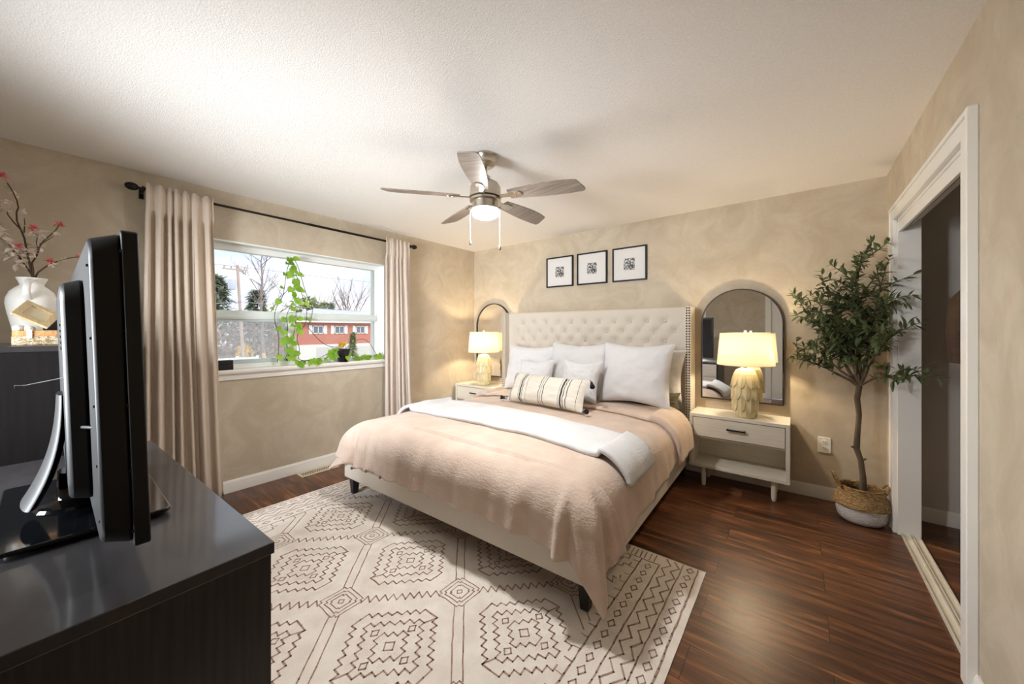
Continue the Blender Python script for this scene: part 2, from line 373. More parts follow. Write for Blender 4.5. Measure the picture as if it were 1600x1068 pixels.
W, H, S = 4.148, 2.44, -4.85     # room: x 0..W, back wall y=0, south wall y=S
# ------------------------------------------------------------------ room shell
struct('floor', MB().box(-.25, S-.2, -.1, 5.1, .15, 0), M_FLOOR, smooth=0)
struct('ceiling', MB().box(-.25, S-.2, H, 5.1, .15, H+.12), M_CEIL, smooth=0)
WY0, WY1, WZ0, WZ1 = -3.22, -1.433, 1.0, 2.05     # window opening in the left wall
b = MB(); b.box(-.24, S, 0, 0, WY0, H); b.box(-.24, WY1, 0, 0, .12, H); b.box(-.24, WY0, 0, 0, WY1, WZ0-.045); b.box(-.24, WY0, WZ1, 0, WY1, H)
struct('wall_left', b, M_WALL, smooth=0)
struct('wall_back', MB().box(0, 0, 0, W+.0, .12, H), M_WALL, smooth=0)
DY0, DY1, DZ = -1.62, -.345, 2.04                 # closet opening in the right wall
b = MB(); b.box(W, DY1, 0, W+.1, 0, H); b.box(W, S, 0, W+.1, DY0, H); b.box(W, DY0, DZ, W+.1, DY1, H)
struct('wall_right', b, M_WALL, smooth=0)
DX0, DX1 = 3.23, 3.99
QX0, QX1, QZ0, QZ1 = 1.1, 2.03, .75, 1.9          # invented unseen window in the south wall, an opening for the added fill light
b = MB(); b.box(0, S-.12, 0, QX0, S, H); b.box(QX1, S-.12, 0, DX0, S, H); b.box(QX0, S-.12, 0, QX1, S, QZ0); b.box(QX0, S-.12, QZ1, QX1, S, H); b.box(DX1, S-.12, 0, W+.1, S, H); b.box(DX0, S-.12, 2.0, DX1, S, H)
struct('wall_south', b, M_WALL, smooth=0)
b = MB(); b.box(W+.1, 0, 0, 4.95, .12, H); 
struct('wall_closet_north', b, M_CLOSET, smooth=0)
struct('wall_closet_back', MB().box(4.95, -2.1, 0, 5.05, .12, H), M_CLOSET, smooth=0)
struct('wall_closet_south', MB().box(W+.1, -2.1, 0, 4.95, -2.0, H), M_CLOSET, smooth=0)

def baseboard(name, p0, p1, nrm):
    """profiled board from p0 to p1 (x,y), nrm points into the room"""
    prof = [(0, 0), (.016, 0), (.016, .062), (.013, .072), (.013, .080), (.009, .090), (.006, .098), (0, .098)]
    d = Vector((p1[0]-p0[0], p1[1]-p0[1], 0))
    b = MB().prism(prof, lambda u, v, a: (p0[0]+d.x*a+nrm[0]*u, p0[1]+d.y*a+nrm[1]*u, v), 0, 1)
    return struct(name, b, M_TRIM, smooth=20)
baseboard('baseboard_left', (0, S), (0, -.0), (1, 0))
baseboard('baseboard_back', (.016, 0), (W, 0), (0, -1))
baseboard('baseboard_right', (W, S), (W, -1.715), (-1, 0))
baseboard('baseboard_right_corner', (W, -.253), (W, -.016), (-1, 0))
baseboard('baseboard_closet', (W+.1, 0), (4.95, 0), (0, -1))
b = MB(); y0, y1 = S-.10, S-.05
b.box(QX0, y0, QZ0, QX1, y1, QZ0+.05); b.box(QX0, y0, QZ1-.05, QX1, y1, QZ1); b.box(QX0, y0, QZ0, QX0+.05, y1, QZ1); b.box(QX1-.05, y0, QZ0, QX1, y1, QZ1); b.box((QX0+QX1)/2-.03, y0, QZ0, (QX0+QX1)/2+.03, y1, QZ1)
for q in ((QX0-.08, QZ0-.08, QX0, QZ1+.08), (QX1, QZ0-.08, QX1+.08, QZ1+.08), (QX0, QZ1, QX1, QZ1+.08), (QX0, QZ0-.08, QX1, QZ0)): b.box(q[0], S, q[1], q[2], S+.018, q[3])
added_win = struct('added_window', b, M_VINYL, smooth=0, bevel=.003)  # frame and casing of the invented window that holds the fill lamp
baseboard('baseboard_south', (0, S), (DX0-.09, S), (0, 1))
# closet casing, jambs, header and track
CZ = 2.125
b = MB(); b.box(W-.02, -.253, 0, W+.001, DY1, CZ-.0005); b.box(W-.026, -.252, .0004, W-.001, -.268, CZ-.001)
b.box(W-.02, DY0-.094, 0, W+.001, DY0+.01, CZ-.0005); b.box(W-.03, DY0-.096, .0004, W-.001, DY0-.075, CZ-.001)
b.box(W-.0195, DY0, DZ, W+.001, DY1, CZ-.002); b.box(W-.028, DY0-.097, CZ-.02, W-.001, -.251, CZ)
struct('trim_closet_casing', b, M_TRIM, smooth=0, bevel=.003)
b = MB(); b.box(W, DY1-.0, 0, W+.105, DY1-.018, DZ); b.box(W, DY0, 0, W+.105, DY0+.018, DZ); b.box(W, DY0, DZ-.018, W+.105, DY1, DZ)
b.box(W+.005, DY0+.018, 1.955, W+.02, DY1-.018, DZ-.018); b.box(W+.055, DY0+.018, 1.99, W+.065, DY1-.018, DZ-.018)
struct('trim_closet_jamb', b, M_TRIM, smooth=0, bevel=.002)
b = MB(); b.box(W+.015, DY0+.018, 0, W+.10, DY1-.018, .008)
for xx in (W+.015, W+.05, W+.062, W+.094): b.box(xx, DY0+.018, .008, xx+.006, DY1-.018, .018)
t = struct('trim_closet_floor_track', b, mat('aged_white_track', srgb(226, 220, 206), .45, col2=srgb(216, 208, 192), nscale=5, ramp=(.2, .8)), smooth=0)
# south door with casing (seen in the mirror)
b = MB(); b.box(DX0-.09, S, 0, DX0, S+.02, 2.09); b.box(DX1, S, 0, DX1+.09, S+.02, 2.09); b.box(DX0-.09, S, 2.0, DX1+.09, S+.02, 2.09)
struct('trim_door_casing', b, M_TRIM, smooth=0, bevel=.004)
b = MB(); b.box(DX0+.003, S-.06, .012, DX1-.003, S-.02, 1.99)
for r0, r1 in ((.12, .62), (.74, 1.46), (1.58, 1.86)):
    for x0, x1 in ((DX0+.1, DX0+.33), (DX0+.43, DX0+.66)):
        b.box(x0, S-.022, r0, x1, S-.012, r1)
door = struct('door_1', b, M_TRIM, smooth=0, bevel=.006)
MB().lathe([(.028, 0), (.028, .006), (.012, .01), (.012, .035), (.026, .045), (.03, .06), (.02, .075), (0.001, .078)], n=20).build('door_knob', M_NICKEL, door, smooth=40).matrix_local = Matrix.Translation((DX1-.07, S-.02, .95)) @ Matrix.Rotation(-PI/2, 4, 'X')

# ------------------------------------------------------------------ window
GX = -.115   # glass plane
b = MB()
# white lined reveal
b.box(-.159, WY0, WZ1-.012, .004, WY1, WZ1+.0005); b.box(-.159, WY1-.012, WZ0, .0036, WY1+.0005, WZ1-.012); b.box(-.159, WY0-.0005, WZ0, .0036, WY0+.012, WZ1-.012)
# outer vinyl frame
f0, f1 = -.15, -.085
b.box(f0, WY0+.0125, WZ1-.062, f1, WY1-.0125, WZ1-.0125); b.box(f0, WY0+.012, WZ0-.045, f1, WY1-.012, WZ0+.035)
b.box(f0, WY1-.06, WZ0+.034, f1-.0005, WY1-.0125, WZ1-.061); b.box(f0, WY0+.0125, WZ0+.034, f1-.0005, WY0+.06, WZ1-.061)
win = struct('window_1', b, M_VINYL, smooth=0, bevel=.003)
TZ0, TZ1 = 1.415, 1.487
b = MB(); b.box(-.15, WY0+.06, TZ0, -.075, WY1-.06, TZ1); b.box(-.08, WY0+.06, TZ0+.012, -.07, WY1-.06, TZ1-.022)
b.build('transom_bar', mat('pale_green_grey_vinyl', srgb(214, 222, 218), .4), win, smooth=0, bevel=.003)
b = MB(); b.box(-.145, -2.385, WZ0+.035, -.085, -2.31, TZ0); b.build('mullion', M_VINYL, win, smooth=0, bevel=.004)
y0, y1 = WY0+.06, -2.375   # sliding sash, left
b = MB(); b.box(-.125, y0, WZ0+.035, -.09, y1, WZ0+.07); b.box(-.125, y0, TZ0-.02, -.09, y1, TZ0); b.box(-.125, y1-.028, WZ0+.035, -.09, y1, TZ0); b.box(-.125, y0, WZ0+.035, -.09, y0+.028, TZ0)
b.build('sliding_sash', mat('blue_grey_vinyl', srgb(190, 204, 204), .4), win, smooth=0, bevel=.003)
def pane(y0, y1, z0, z1, m=M_GLASS, x=GX, name='pane'):
    MB().box(x-.002, y0, z0, x+.002, y1, z1).build(name, m, win, smooth=0)
pane(WY0+.06, WY1-.06, TZ1, WZ1-.062); pane(WY0+.088, -2.40, WZ0+.07, TZ0-.02); pane(-2.31, WY1-.06, WZ0+.035, TZ0)
pane(WY0+.06, -2.385, WZ0+.035, TZ0, M_SCREENMESH, -.143, 'insect_screen')
b = MB(); b.box(-.24, WY1-.0, WZ0, -.16, WY1-.03, WZ1); b.box(-.24, WY0, WZ0-.045, -.16, WY1, WZ0)
b.build('outer_reveal', mat('outer_white_trim', srgb(236, 234, 226), .6), win, smooth=0)
prof = [(-.085, .955), (.004, .955), (.030, .958), (.040, .966), (.046, .978), (.046, .992), (.040, 1.0), (-.085, 1.0)]
b = MB().prism(prof, lambda u, v, a: (u, a, v), WY0-.03, WY1+.035); b.box(0, WY0-.02, .915, .016, WY1+.02, .956)
sill = b.build('window_sill', M_TRIM, win, smooth=30)
MB().box(QX0+.05, S-.078, QZ0+.05, QX1-.05, S-.074, QZ1-.05).build('pane', M_GLASS, added_win, smooth=0)  # glass of the invented south window

# ------------------------------------------------------------------ curtains and rod
t = thing('curtain_rod', 'dark bronze curtain rod with ball finials above the window', 'curtain rod', (.1, -2.25, 2.295))
MB().tube([(.1, -3.35, 2.295), (.1, -1.17, 2.295)], .0095, 12).build('rod', M_BRONZE, t)
MB().tube([(.1, -2.28, 2.295), (.1, -1.17, 2.295)], .0115, 12).build('rod_sleeve', M_BRONZE, t)
for yy, sg in ((-3.35, -1), (-1.17, 1)):
    b = MB(); b.tube([(.1, yy, 2.295), (.1, yy+sg*.012, 2.295), (.1, yy+sg*.014, 2.295), (.1, yy+sg*.03, 2.295)], [.013, .013, .007, .007], 14)
    b.ball((.1, yy+sg*.062, 2.295), (.026, .036, .026)); b.tube([(.1, yy+sg*.03, 2.295), (.1, yy+sg*.038, 2.295)], [.012, .016], 14)
    b.build('finial', M_BRONZE, t, smooth=50)
for yy in (-3.356, -1.16):
    b = MB(); b.tube([(0.002, yy, 2.28), (.05, yy, 2.275), (.09, yy, 2.278), (.1, yy, 2.283)], .007, 8); b.box(0, yy-.012, 2.245, .006, yy+.012, 2.315); b.tube([(.1, yy-.008, 2.295), (.1, yy+.008, 2.295)], .016, 12)
    b.build('bracket', M_BRONZE, t, smooth=40)
def curtain(name, label, ya, yb, yba, ybb, nf, m, seed, amp=.036, rod=.1):
    t = thing(name, label, 'curtain', (rod, (ya+yb)/2, 0.01), group='curtains on the window rod')
    rr = random.Random(seed); ph = [rr.uniform(-.5, .5) for _ in range(nf+2)]; am = [rr.uniform(.6, 1.2) for _ in range(nf+2)]; zrod = 2.295
    def fn(u, v):
        z = .012+v*2.30
        k = v**.8
        w = u+.012*math.sin(u*9+seed+3*v)
        y = (yba*(1-k)+ya*k)+((ybb-yba)*(1-k)+(yb-ya)*k)*w
        f = min(nf-1e-4, max(0, nf*(u+.030*math.sin(2*PI*1.3*u+seed)*math.sin(PI*u)+.014*math.sin(2*PI*3.1*u+2*seed)*math.sin(PI*u)))); i = int(min(nf-1e-6, f)); fr = f-i
        a = am[i]*(1-fr)+am[i+1]*fr
        wave = math.sin(2*PI*(f+.06*ph[i]+.10*math.sin(2.2*v+ph[i]*4)))
        wave = math.copysign(abs(wave)**.75, wave)
        fade = 1.0
        x = rod+.004+wave*amp*a*fade*(1.15-.3*v)+.012*nz3(u*3, v*2.0, seed)
        if v > .93:   # gathered pocket hugs the rod
            x = rod+.017+(wave+1)*amp*.42*a
        if z > 2.305: z += .010*math.sin(f*2*PI*1.0+1)+.012
        return (max(x, .022), y, z)
    MB().grid(fn, nf*14, 46).build('panel', m, t, smooth=180, solid=.004, soff=0)
    return t
curtain('curtain', 'taupe linen curtain panel at the left end of the rod, behind the television', -3.345, -2.985, -3.36, -2.90, 7, M_CURTAIN, 3, .031)
curtain('curtain', 'pale taupe curtain panel at the right end of the rod, nearest the room corner', -1.49, -1.195, -1.49, -1.10, 5, M_CURTAIN2, 8, .021)

# ------------------------------------------------------------------ rug
RX0, RX1, RY1, RY0, RZ = .525, 3.25, -1.545, -4.75, .008
def rug():
    b = MB()
    def top(u, v): 
        x = RX0+(RX1-RX0)*u; y = RY0+(RY1-RY0)*v
        ed = min(x-RX0, RX1-x, y-RY0, RY1-y)
        return (x+.004*nz3(y*4, 3, 1)*(1 if ed < .001 else 0), y+.004*nz3(x*4, 7, 1)*(1 if ed < .001 else 0), RZ if ed > .001 else .004)
    b.grid(top, 60, 70)
    b.box(RX0+.002, RY0+.002, .0005, RX1-.002, RY1-.002, .004)
    b.mi = 1
    rr = random.Random(4)
    def line(pts, w=.0075, closed=False, jit=.0022):
        pts = [Vector((p[0], p[1], 0)) for p in pts]
        if closed: pts.append(pts[0].copy())
        out = [pts[0]]
        for a, c in zip(pts, pts[1:]):
            n = max(1, int((c-a).length/.04))
            for i in range(1, n+1): out.append(a+(c-a)*i/n)
        L = [Vector((p.x+rr.uniform(-jit, jit), p.y+rr.uniform(-jit, jit), 0)) for p in out]
        if closed: L[-1] = L[0].copy()
        for a, c in zip(L, L[1:]):
            d = c-a
            if d.length < 1e-5: continue
            d.normalize(); s = Vector((-d.y, d.x, 0))*(w*.40*rr.uniform(.75, 1.15)); a2 = a-d*w*.35; c2 = c+d*w*.35
            cx = (a.x+c.x)/2; cy = (a.y+c.y)/2
            if not (RX0+.01 < cx < RX1-.01 and RY0+.01 < cy < RY1-.005): continue
            z = RZ+.0009
            b.add([(q.x, q.y, z) for q in (a2-s, c2-s, c2+s, a2+s)], [(0, 1, 2, 3)])
    FX0, FX1, FY1, FY0 = .865, 2.905, -1.655, -4.64
    infield = lambda p: FX0 < p[0] < FX1 and FY0 < p[1] < FY1
    def clipline(pts, w=.0085):
        run = []
        for a, c in zip(pts, pts[1:]):
            n = max(1, int(math.dist(a, c)/.02))
            for i in range(n+1):
                p = (a[0]+(c[0]-a[0])*i/n, a[1]+(c[1]-a[1])*i/n)
                if infield(p): run.append(p)
                else:
                    if len(run) > 1: simp(run, w)
                    run = []
        if len(run) > 1: simp(run, w)
    def simp(run, w):
        out = [run[0]]
        for i in range(1, len(run)-1):
            ax, ay = run[i][0]-out[-1][0], run[i][1]-out[-1][1]; cx, cy = run[i+1][0]-run[i][0], run[i+1][1]-run[i][1]
            if abs(ax*cy-ay*cx) > 1e-7: out.append(run[i])
        out.append(run[-1]); line(out, w)
    def steps(cx, cy, R0, st, flat):
        q = []; x, y = flat, R0; q.append((x, y))
        while y > flat+1e-4:
            y -= st; q.append((x, y)); 
            if y > flat-1e-4 and x < R0-1e-4: x += st; q.append((x, y))
        q1 = [(a, c) for a, c in q if a >= -1e-6 and c >= -1e-6]
        q4 = [(a, -c) for a, c in reversed(q1)]; q3 = [(-a, -c) for a, c in q1]; q2 = [(-a, c) for a, c in reversed(q1)]
        return [(cx+a, cy+c) for a, c in q1+q4+q3+q2]
    def dia(cx, cy, a, c, w=.0075): clipd([(cx-a, cy), (cx, cy+c), (cx+a, cy), (cx, cy-c)], w)
    def clipd(p, w): line(p, w, True, .0012)
    CXS, CYS, D = 1.905, -2.48, .402
    for i in range(-5, 6):
        for j in range(-8, 5):
            cx, cy = CXS+D*i, CYS+D*j
            if (i+j) % 2 != 0:      # medallion
                for hs, stp in ((.078, .016), (.058, .013), (.038, .010)):
                    p = [(-hs+stp, -hs), (hs-stp, -hs), (hs-stp, -hs+stp), (hs, -hs+stp), (hs, hs-stp), (hs-stp, hs-stp), (hs-stp, hs), (-hs+stp, hs), (-hs+stp, hs-stp), (-hs, hs-stp), (-hs, -hs+stp), (-hs+stp, -hs+stp)]
                    clipline([(cx+a, cy+c) for a, c in p]+[(cx+p[0][0], cy+p[0][1])], .0065)
                if infield((cx, cy)): dia(cx, cy, .016, .016, .006)
                # double band towards (+x,-y)
                for off in (-.022, .022):
                    q = off/math.sqrt(2)*1.0
                    clipline([(cx+.066+q, cy-.066+q), (cx+D-.066+q, cy-D+.066+q)], .0075)
                # zigzag towards (+x,+y)
                n = 9; z = []
                for kk in range(n*2+1):
                    t_ = .07+(D-.14)*kk/(n*2); o_ = .014*(1 if kk % 2 else -1)
                    z.append((cx+t_-o_, cy+t_+o_))
                clipline(z, .0085)
            else:                   # stepped diamond cell
                p = steps(cx, cy, .222, .030, .042); clipline(p+[p[0]], .009)
                p = steps(cx, cy, .168, .030, .018); clipline(p+[p[0]], .0085)
                p = steps(cx, cy, .082, .028, .018); clipline(p+[p[0]], .008)
                for a, c in ((.105, .0), (-.105, .0), (0, .115), (0, -.115)):
                    if infield((cx+a, cy+c)): dia(cx+a, cy+c, .017, .02)
                if infield((cx, cy)): dia(cx, cy, .026, .026)
                for sg in (-1, 1):
                    clipline([(cx+sg*.042, cy+sg*.222), (cx+sg*.018, cy+sg*.168)], .0085)
    for mirror in (False, True):
        X = (lambda x: RX0+RX1-x) if mirror else (lambda x: x)
        for x in (3.216, 3.140, 3.034, 2.938): line([(X(x), RY0+.03), (X(x), RY1-.02 if x > 3.1 else -1.645)], .009)
        y = -1.595; kq = 0
        while y > RY0+.03:
            dia(X(3.180), y, .0165, .024); 
            if y < -1.66: dia(X(2.985), y-.03, .016, .024)
            if y < -1.66 and kq % 1 == 0: line([(X(2.905), y-.02), (X(2.938), y-.02)], .007)
            y -= .0715; kq += 1
        for off in (0, .045):
            z = []; y = RY1-.02; kk = 0
            while y > RY0+.03: z.append((X(3.052+off+(.032 if kk % 2 else 0)), y)); y -= .05; kk += 1
            line(z, .0095)
    line([(RX0+.24, -1.645), (RX1-.22, -1.645)], .009)
    x = RX0+.26
    while x < RX1-.23: line([(x, -1.57), (x+.004, -1.632)], .0095); x += .026
    o = b.build('area_rug', [mat('cream_rug_pile', srgb(226, 218, 208), .95, col2=srgb(214, 204, 193), nscale=9, ndetail=8, bump=(260, .5, .004), spec=.05, sheen=.3),
                             mat('rug_brown_line', srgb(142, 115, 103), .95, col2=srgb(172, 147, 134), nscale=18, spec=.05)], smooth=0)
    tag(o, 'large cream rug with brown tribal diamond pattern lying under the bed foot', 'rug')
rug()

# ------------------------------------------------------------------ bed (local metres, y=0 at the wall side)
BX, BY, BA = 1.795, -.03, math.radians(1.2)
bed = thing('upholstered_bed', 'beige tufted wingback platform bed with nailhead trim and black tapered legs', 'bed', (BX, BY, 0), BA, world=False)
def bw(x, y, z=0):   # bed local -> world
    a, c = rot2(x, y, BA); return Vector((BX+a, BY+c, z))
HBZ = 1.537
# tufted headboard
BTN = []
rows = [1.405-.098*i for i in range(7)]
for r_, z in enumerate(rows):
    n = 11 if r_ % 2 == 0 else 12
    for i in range(n):
        x = (i-(n-1)/2)*.168
        BTN.append((x, z))
def tuft(x, z):
    # diamond-tufted relief from the nearest buttons
    d = 0.0
    for bx_, bz_ in BTN:
        dx = (x-bx_); dz = (z-bz_)
        q = dx*dx+dz*dz
        if q < .02: d = max(d, math.exp(-q/.0006)*.55+math.exp(-q/.0022)*.75)
    # creases along the diamond sides
    u = x/.168; v = (1.405-z)/.196
    a = abs(((u+v+.5) % 1)-.5); c = abs(((u-v+.5) % 1)-.5)   # 0 at crease lines
    cre = max(math.exp(-(a/.06)**2), math.exp(-(c/.06)**2))*.22
    if z > 1.425: cre *= max(0, 1-(z-1.425)/.04)
    return -.022*d-.014*cre
def hfront(u, v):
    x = -1.038+2.076*u; z = .30+(HBZ-.30)*v
    e = min(1, (HBZ-z)/.02); e = math.sqrt(max(0, 1-(1-e)**2))
    return (x, -.070-.026*e+(tuft(x, z) * -1 if z > .6 else 0), z)
b = MB(); b.box(-1.04, -.072, .14, 1.04, 0, HBZ)
b.grid(hfront, 230, 130)
b.build('headboard', M_LINEN, bed, smooth=60)
bt = MB().ball((0, 0, 0), (.011, .007, .011), 10, 6).build('tuft_button', M_LINEN, bed, smooth=180)
first = True
for x, z in BTN:
    if z < .84: continue
    o = bt if first else bt.copy()
    if not first: C.objects.link(o); o.parent = bed
    o.location = (x, -.0755, z); first = False
for sx in (-1, 1):
    b = MB(); b.box(sx*1.038, -.185, .10, sx*1.088, 0, HBZ+.002); b.build('headboard_wing', M_LINEN, bed, smooth=30, bevel=.008, bseg=3)
M_NAIL = mat('antique_nickel_nail', srgb(70, 60, 52), .45, metal=.5)
nl = MB().ball((0, 0, 0), (.0072, .0045, .0072), 10, 6).build('nailhead', M_NAIL, bed, smooth=180); first = True
for k in range(46):
    for xx in (1.0505, 1.0735):
        o = nl if first else nl.copy()
        if not first: C.objects.link(o); o.parent = bed
        o.location = (xx, -.1855, 1.522-.0235*k); first = False
b = MB()
for k in range(46):
    for xx in (-1.0505, -1.0735): b.ball((xx, -.1855, 1.522-.0235*k), (.0072, .0045, .0072), 8, 6)
tag(b.build('nailhead_strip', M_NAIL, bed, smooth=180), kind='stuff')
FY = -2.235
b = MB(); b.box(-1.075, FY, .142, 1.075, FY+.05, .365); b.build('foot_rail', M_LINEN, bed, smooth=30, bevel=.012, bseg=3)
for sx in (-1, 1):
    b = MB(); b.box(sx*1.025, FY+.05, .142, sx*1.075, -.072, .365); b.build('side_rail', M_LINEN, bed, smooth=30, bevel=.012, bseg=3)
MB().box(-1.02, FY+.055, .27, 1.02, -.08, .298).build('slat_deck', mat('pine_slats', srgb(196, 170, 130), .7), bed, smooth=0)
for sx in (-1, 1):
    for yy in (FY+.055, -.19):
        b = MB(); x = sx*1.015; y = yy; w0, w1 = .021, .03
        zb = .0095 if yy < -1.6 else 0
        b.hexa([(x-w0, y-w0, zb), (x+w0, y-w0, zb), (x+w0, y+w0, zb), (x-w0, y+w0, zb), (x-w1, y-w1, .142), (x+w1, y-w1, .142), (x+w1, y+w1, .142), (x-w1, y+w1, .142)])
        b.build('leg', M_BLACKLEG, bed, smooth=0, bevel=.003)
mt = MB().box(-.965, -2.165, .30, .965, -.105, .575).build('mattress', M_WHITEFAB, smooth=40, bevel=.06, bseg=4)
mt.location = (BX, BY, 0); mt.rotation_euler = (0, 0, BA)
tag(mt, 'thick mattress lying in the bed frame, mostly hidden under the pink duvet', 'mattress')

# ---- cloth drape over the mattress: sheet coordinates s (across), t (towards the foot)
DA, DB, DR = .905, 2.065, .20
def drape(s, t, off=0.0, pleat=1.0, ztop=.612):
    ox = max(0, abs(s)-DA); oy = max(0, -t-DB); sg = 1 if s > 0 else -1
    d = math.hypot(ox, oy)
    if sg < 0 and ox > 0 and oy > 0 and d > .40: d = .40+(d-.40)*.5; pleat *= .4
    bx = max(-DA, min(DA, s)); by = max(-DB, t)
    puff = .012*nz3(s*2.2, t*2.2, 4)+.006*nz3(s*6, t*6, 9)
    if d < 1e-6: return Vector((s, t, ztop+off+puff-.02*(abs(s)/DA)**4))
    ux, uy = sg*ox/d, -oy/d
    q = DR*PI/2
    if d < q: h = DR*math.sin(d/DR); dr = DR*(1-math.cos(d/DR))
    else: h = DR+(d-q)*.14; dr = DR+(d-q)*.98
    h += off*math.sin(min(d/DR, PI/2)); dr -= off*math.cos(min(d/DR, PI/2))
    phi = math.atan2(oy, ox)
    h *= (abs(math.cos(phi))**5+abs(math.sin(phi))**5)**(-.2)
    ramp = min(1, max(0, d-.10)/.34)
    # hanging folds
    if ox > 0 and oy > 0:
        f = .022+.030*math.sin(phi*9+.6)+.014*math.sin(phi*17+2)
    elif oy > 0:
        f = .010*math.sin(s*23+1.3*math.sin(s*5))+.008*math.sin(s*47+2)+.02*max(0, (s-.35))*math.sin(s*31)
        if s < -.45: f += .016*math.sin(s*52)*min(1, (-.45-s)/.25)
    else:
        f = .006+.008*math.sin(t*16+1)+.005*math.sin(t*37)
    h += f*ramp*pleat
    z = ztop+off-.02-dr+puff*max(0, 1-d/.4)
    return Vector((bx+ux*h, by+uy*h, z))
def footdrop(s):
    if s < -.55: return .42
    v = (s+.55)/1.45
    return .42-.01*v+.08*max(0, v-.8)
def sidedrop(t, right=True):
    k = min(1, max(0, (-t-.6)/1.4))
    return (.375+.06*k) if right else .42
S_HEAD = -.70
def duvet_fn(u, v):
    # u: -1..1 across, v: 0 head .. 1 foot
    t0 = S_HEAD-.03*u
    s = (u*2-1)
    if s > 0: sm = DA+sidedrop(t0-(DB+.4+t0)*v)
    else: sm = DA+sidedrop(t0-(DB+.4+t0)*v, False)
    ss = s*sm
    tl = DB+footdrop(max(-DA, min(DA, ss)))
    t = t0+(-tl-t0)*v
    return drape(ss, t)
duvet = thing('duvet', 'dusty pink crinkled gauze duvet draped over the bed to the rug', 'duvet', (BX, BY, 0), BA, world=False)
MB().grid(duvet_fn, 210, 170).build('cover', M_DUVET, duvet, smooth=180, solid=.018, soff=1)
# turned-down head edge: a second, plumper layer with rolled front lip
def fold_fn(u, v):
    s = (u*2-1); sm = DA+(sidedrop(-.6)+.03 if s > 0 else .30); ss = s*sm
    front = -.70-.10*max(0, s)**2-.03*math.sin(s*3)-.06*max(0, abs(s)*sm-DA)
    head = -.36
    if v < .86:
        t = head+(front-head)*(v/.86); return drape(ss, t, .030, .6)
    a = (v-.86)/.14*PI
    return drape(ss, front-.016*math.sin(a)*1.2, .030-.015*(1-math.cos(a)), .6)
MB().grid(fold_fn, 150, 44).build('turned_down_edge', M_DUVET, duvet, smooth=180, solid=.014, soff=1)
# buttons along the left half of the foot hem
for ss in (-.80, -.66, -.48):
    p = drape(ss, -(DB+footdrop(ss)-.012)); q = MB().tube([(p.x, p.y-.018, p.z), (p.x, p.y-.025, p.z)], .011, 12)
    q.build('button', mat('brown_button', srgb(104, 78, 56), .4), duvet, smooth=40)
# white folded throw across the bed
def throw_fn(off):
    def fn(u, v):
        s = -1.16+2.31*u
        bk = -1.20-.04*(s+1)-.10*max(0, s)**1.6; fr = -1.72-.02*(s+1)-.07*max(0, s)**2
        t = bk+(fr-bk)*v+.006*math.sin(s*9+v*3)
        return drape(s, t, off+.004*nz3(s*8, t*8, 2), .3)
    return fn
b = MB(); b.grid(throw_fn(.030), 150, 40)
th = b.build('folded_throw', M_THROW, smooth=180, solid=.026, soff=1)
th.location = (BX, BY, 0); th.rotation_euler = (0, 0, BA)
tag(th, 'white muslin blanket folded into a band across the pink duvet', 'blanket')

# ------------------------------------------------------------------ pillows
def pillow_mb(w, h, t, seed, pinch=.10, n=34):
    """standing cushion in local x (width), z (height), y thickness; base at z=0"""
    b = MB()
    def side(sg):
        def fn(u, v):
            a = u*2-1; c = v*2-1
            x = a*(w/2)*(1-pinch*.6*(1-abs(c)**1.6)*abs(a)**3)
            z = c*(h/2)*(1-pinch*.9*(1-abs(a)**1.6)*abs(c)**3)
            pr = (1-abs(a)**2.6)*(1-abs(c)**2.6)
            y = sg*(t/2)*max(0, pr)**.55
            y += (.010*nz3(a*3.2+seed, c*3.2, seed*1.7)+.006*nz3(a*8, c*8, seed))*min(1, pr*6)
            # radiating corner creases
            for ca, cc in ((-1, -1), (1, -1), (-1, 1), (1, 1)):
                da, dc = a-ca, c-cc; r = math.hypot(da, dc)
                if r < .8: y += sg*.006*math.sin(math.atan2(dc, da)*14+seed)*max(0, 1-r/.8)*min(1, pr*5)
            return (x, y, z+h/2)
        return fn
    b.grid(side(-1), n, n, flip=False); b.grid(side(1), n, n, flip=True)
    return b
def pillow(name, label, x, y, z, w, h, t, tilt, rz, m, seed, roll=0, group=None, cat='pillow', pinch=.15):
    o = pillow_mb(w, h, t, seed, pinch).build(name, m, smooth=180)
    o.matrix_world = Matrix.Translation((x, y, z)) @ Matrix.Rotation(rz, 4, 'Z') @ Matrix.Rotation(-tilt, 4, 'X') @ Matrix.Rotation(roll, 4, 'Y')
    tag(o, label, cat, group); return o
rd = math.radians
BT = .637   # top of the bedding under the pillows
pillow('euro_pillow', 'large white square pillow at the left end of the row against the headboard', 1.235, -.43, BT, .65, .53, .20, rd(14), rd(1), M_WHITEFAB, 1, group='white pillows')
pillow('euro_pillow', 'large white square pillow in the middle of the row against the headboard', 1.845, -.44, BT, .66, .57, .20, rd(14), rd(2), M_WHITEFAB, 2, group='white pillows')
pillow('euro_pillow', 'largest white square pillow, at the right end of the row', 2.455, -.49, BT, .67, .585, .21, rd(15), rd(-2), M_WHITEFAB, 3, group='white pillows')
pillow('sleeping_pillow', 'white pillow peeking out behind the right-end square pillow by the wing', 2.495, -.265, BT+.06, .66, .47, .15, rd(6), rd(3), M_WHITEFAB, 4, roll=rd(4), group='white pillows')
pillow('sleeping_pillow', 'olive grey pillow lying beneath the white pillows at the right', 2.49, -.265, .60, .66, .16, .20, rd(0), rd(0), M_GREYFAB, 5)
pillow('throw_pillow', 'small white pillow standing behind the left half of the striped lumbar cushion', 1.49, -.66, BT, .42, .40, .15, rd(18), rd(4), M_WHITEFAB, 6, roll=rd(-3), group='white pillows', pinch=.22)
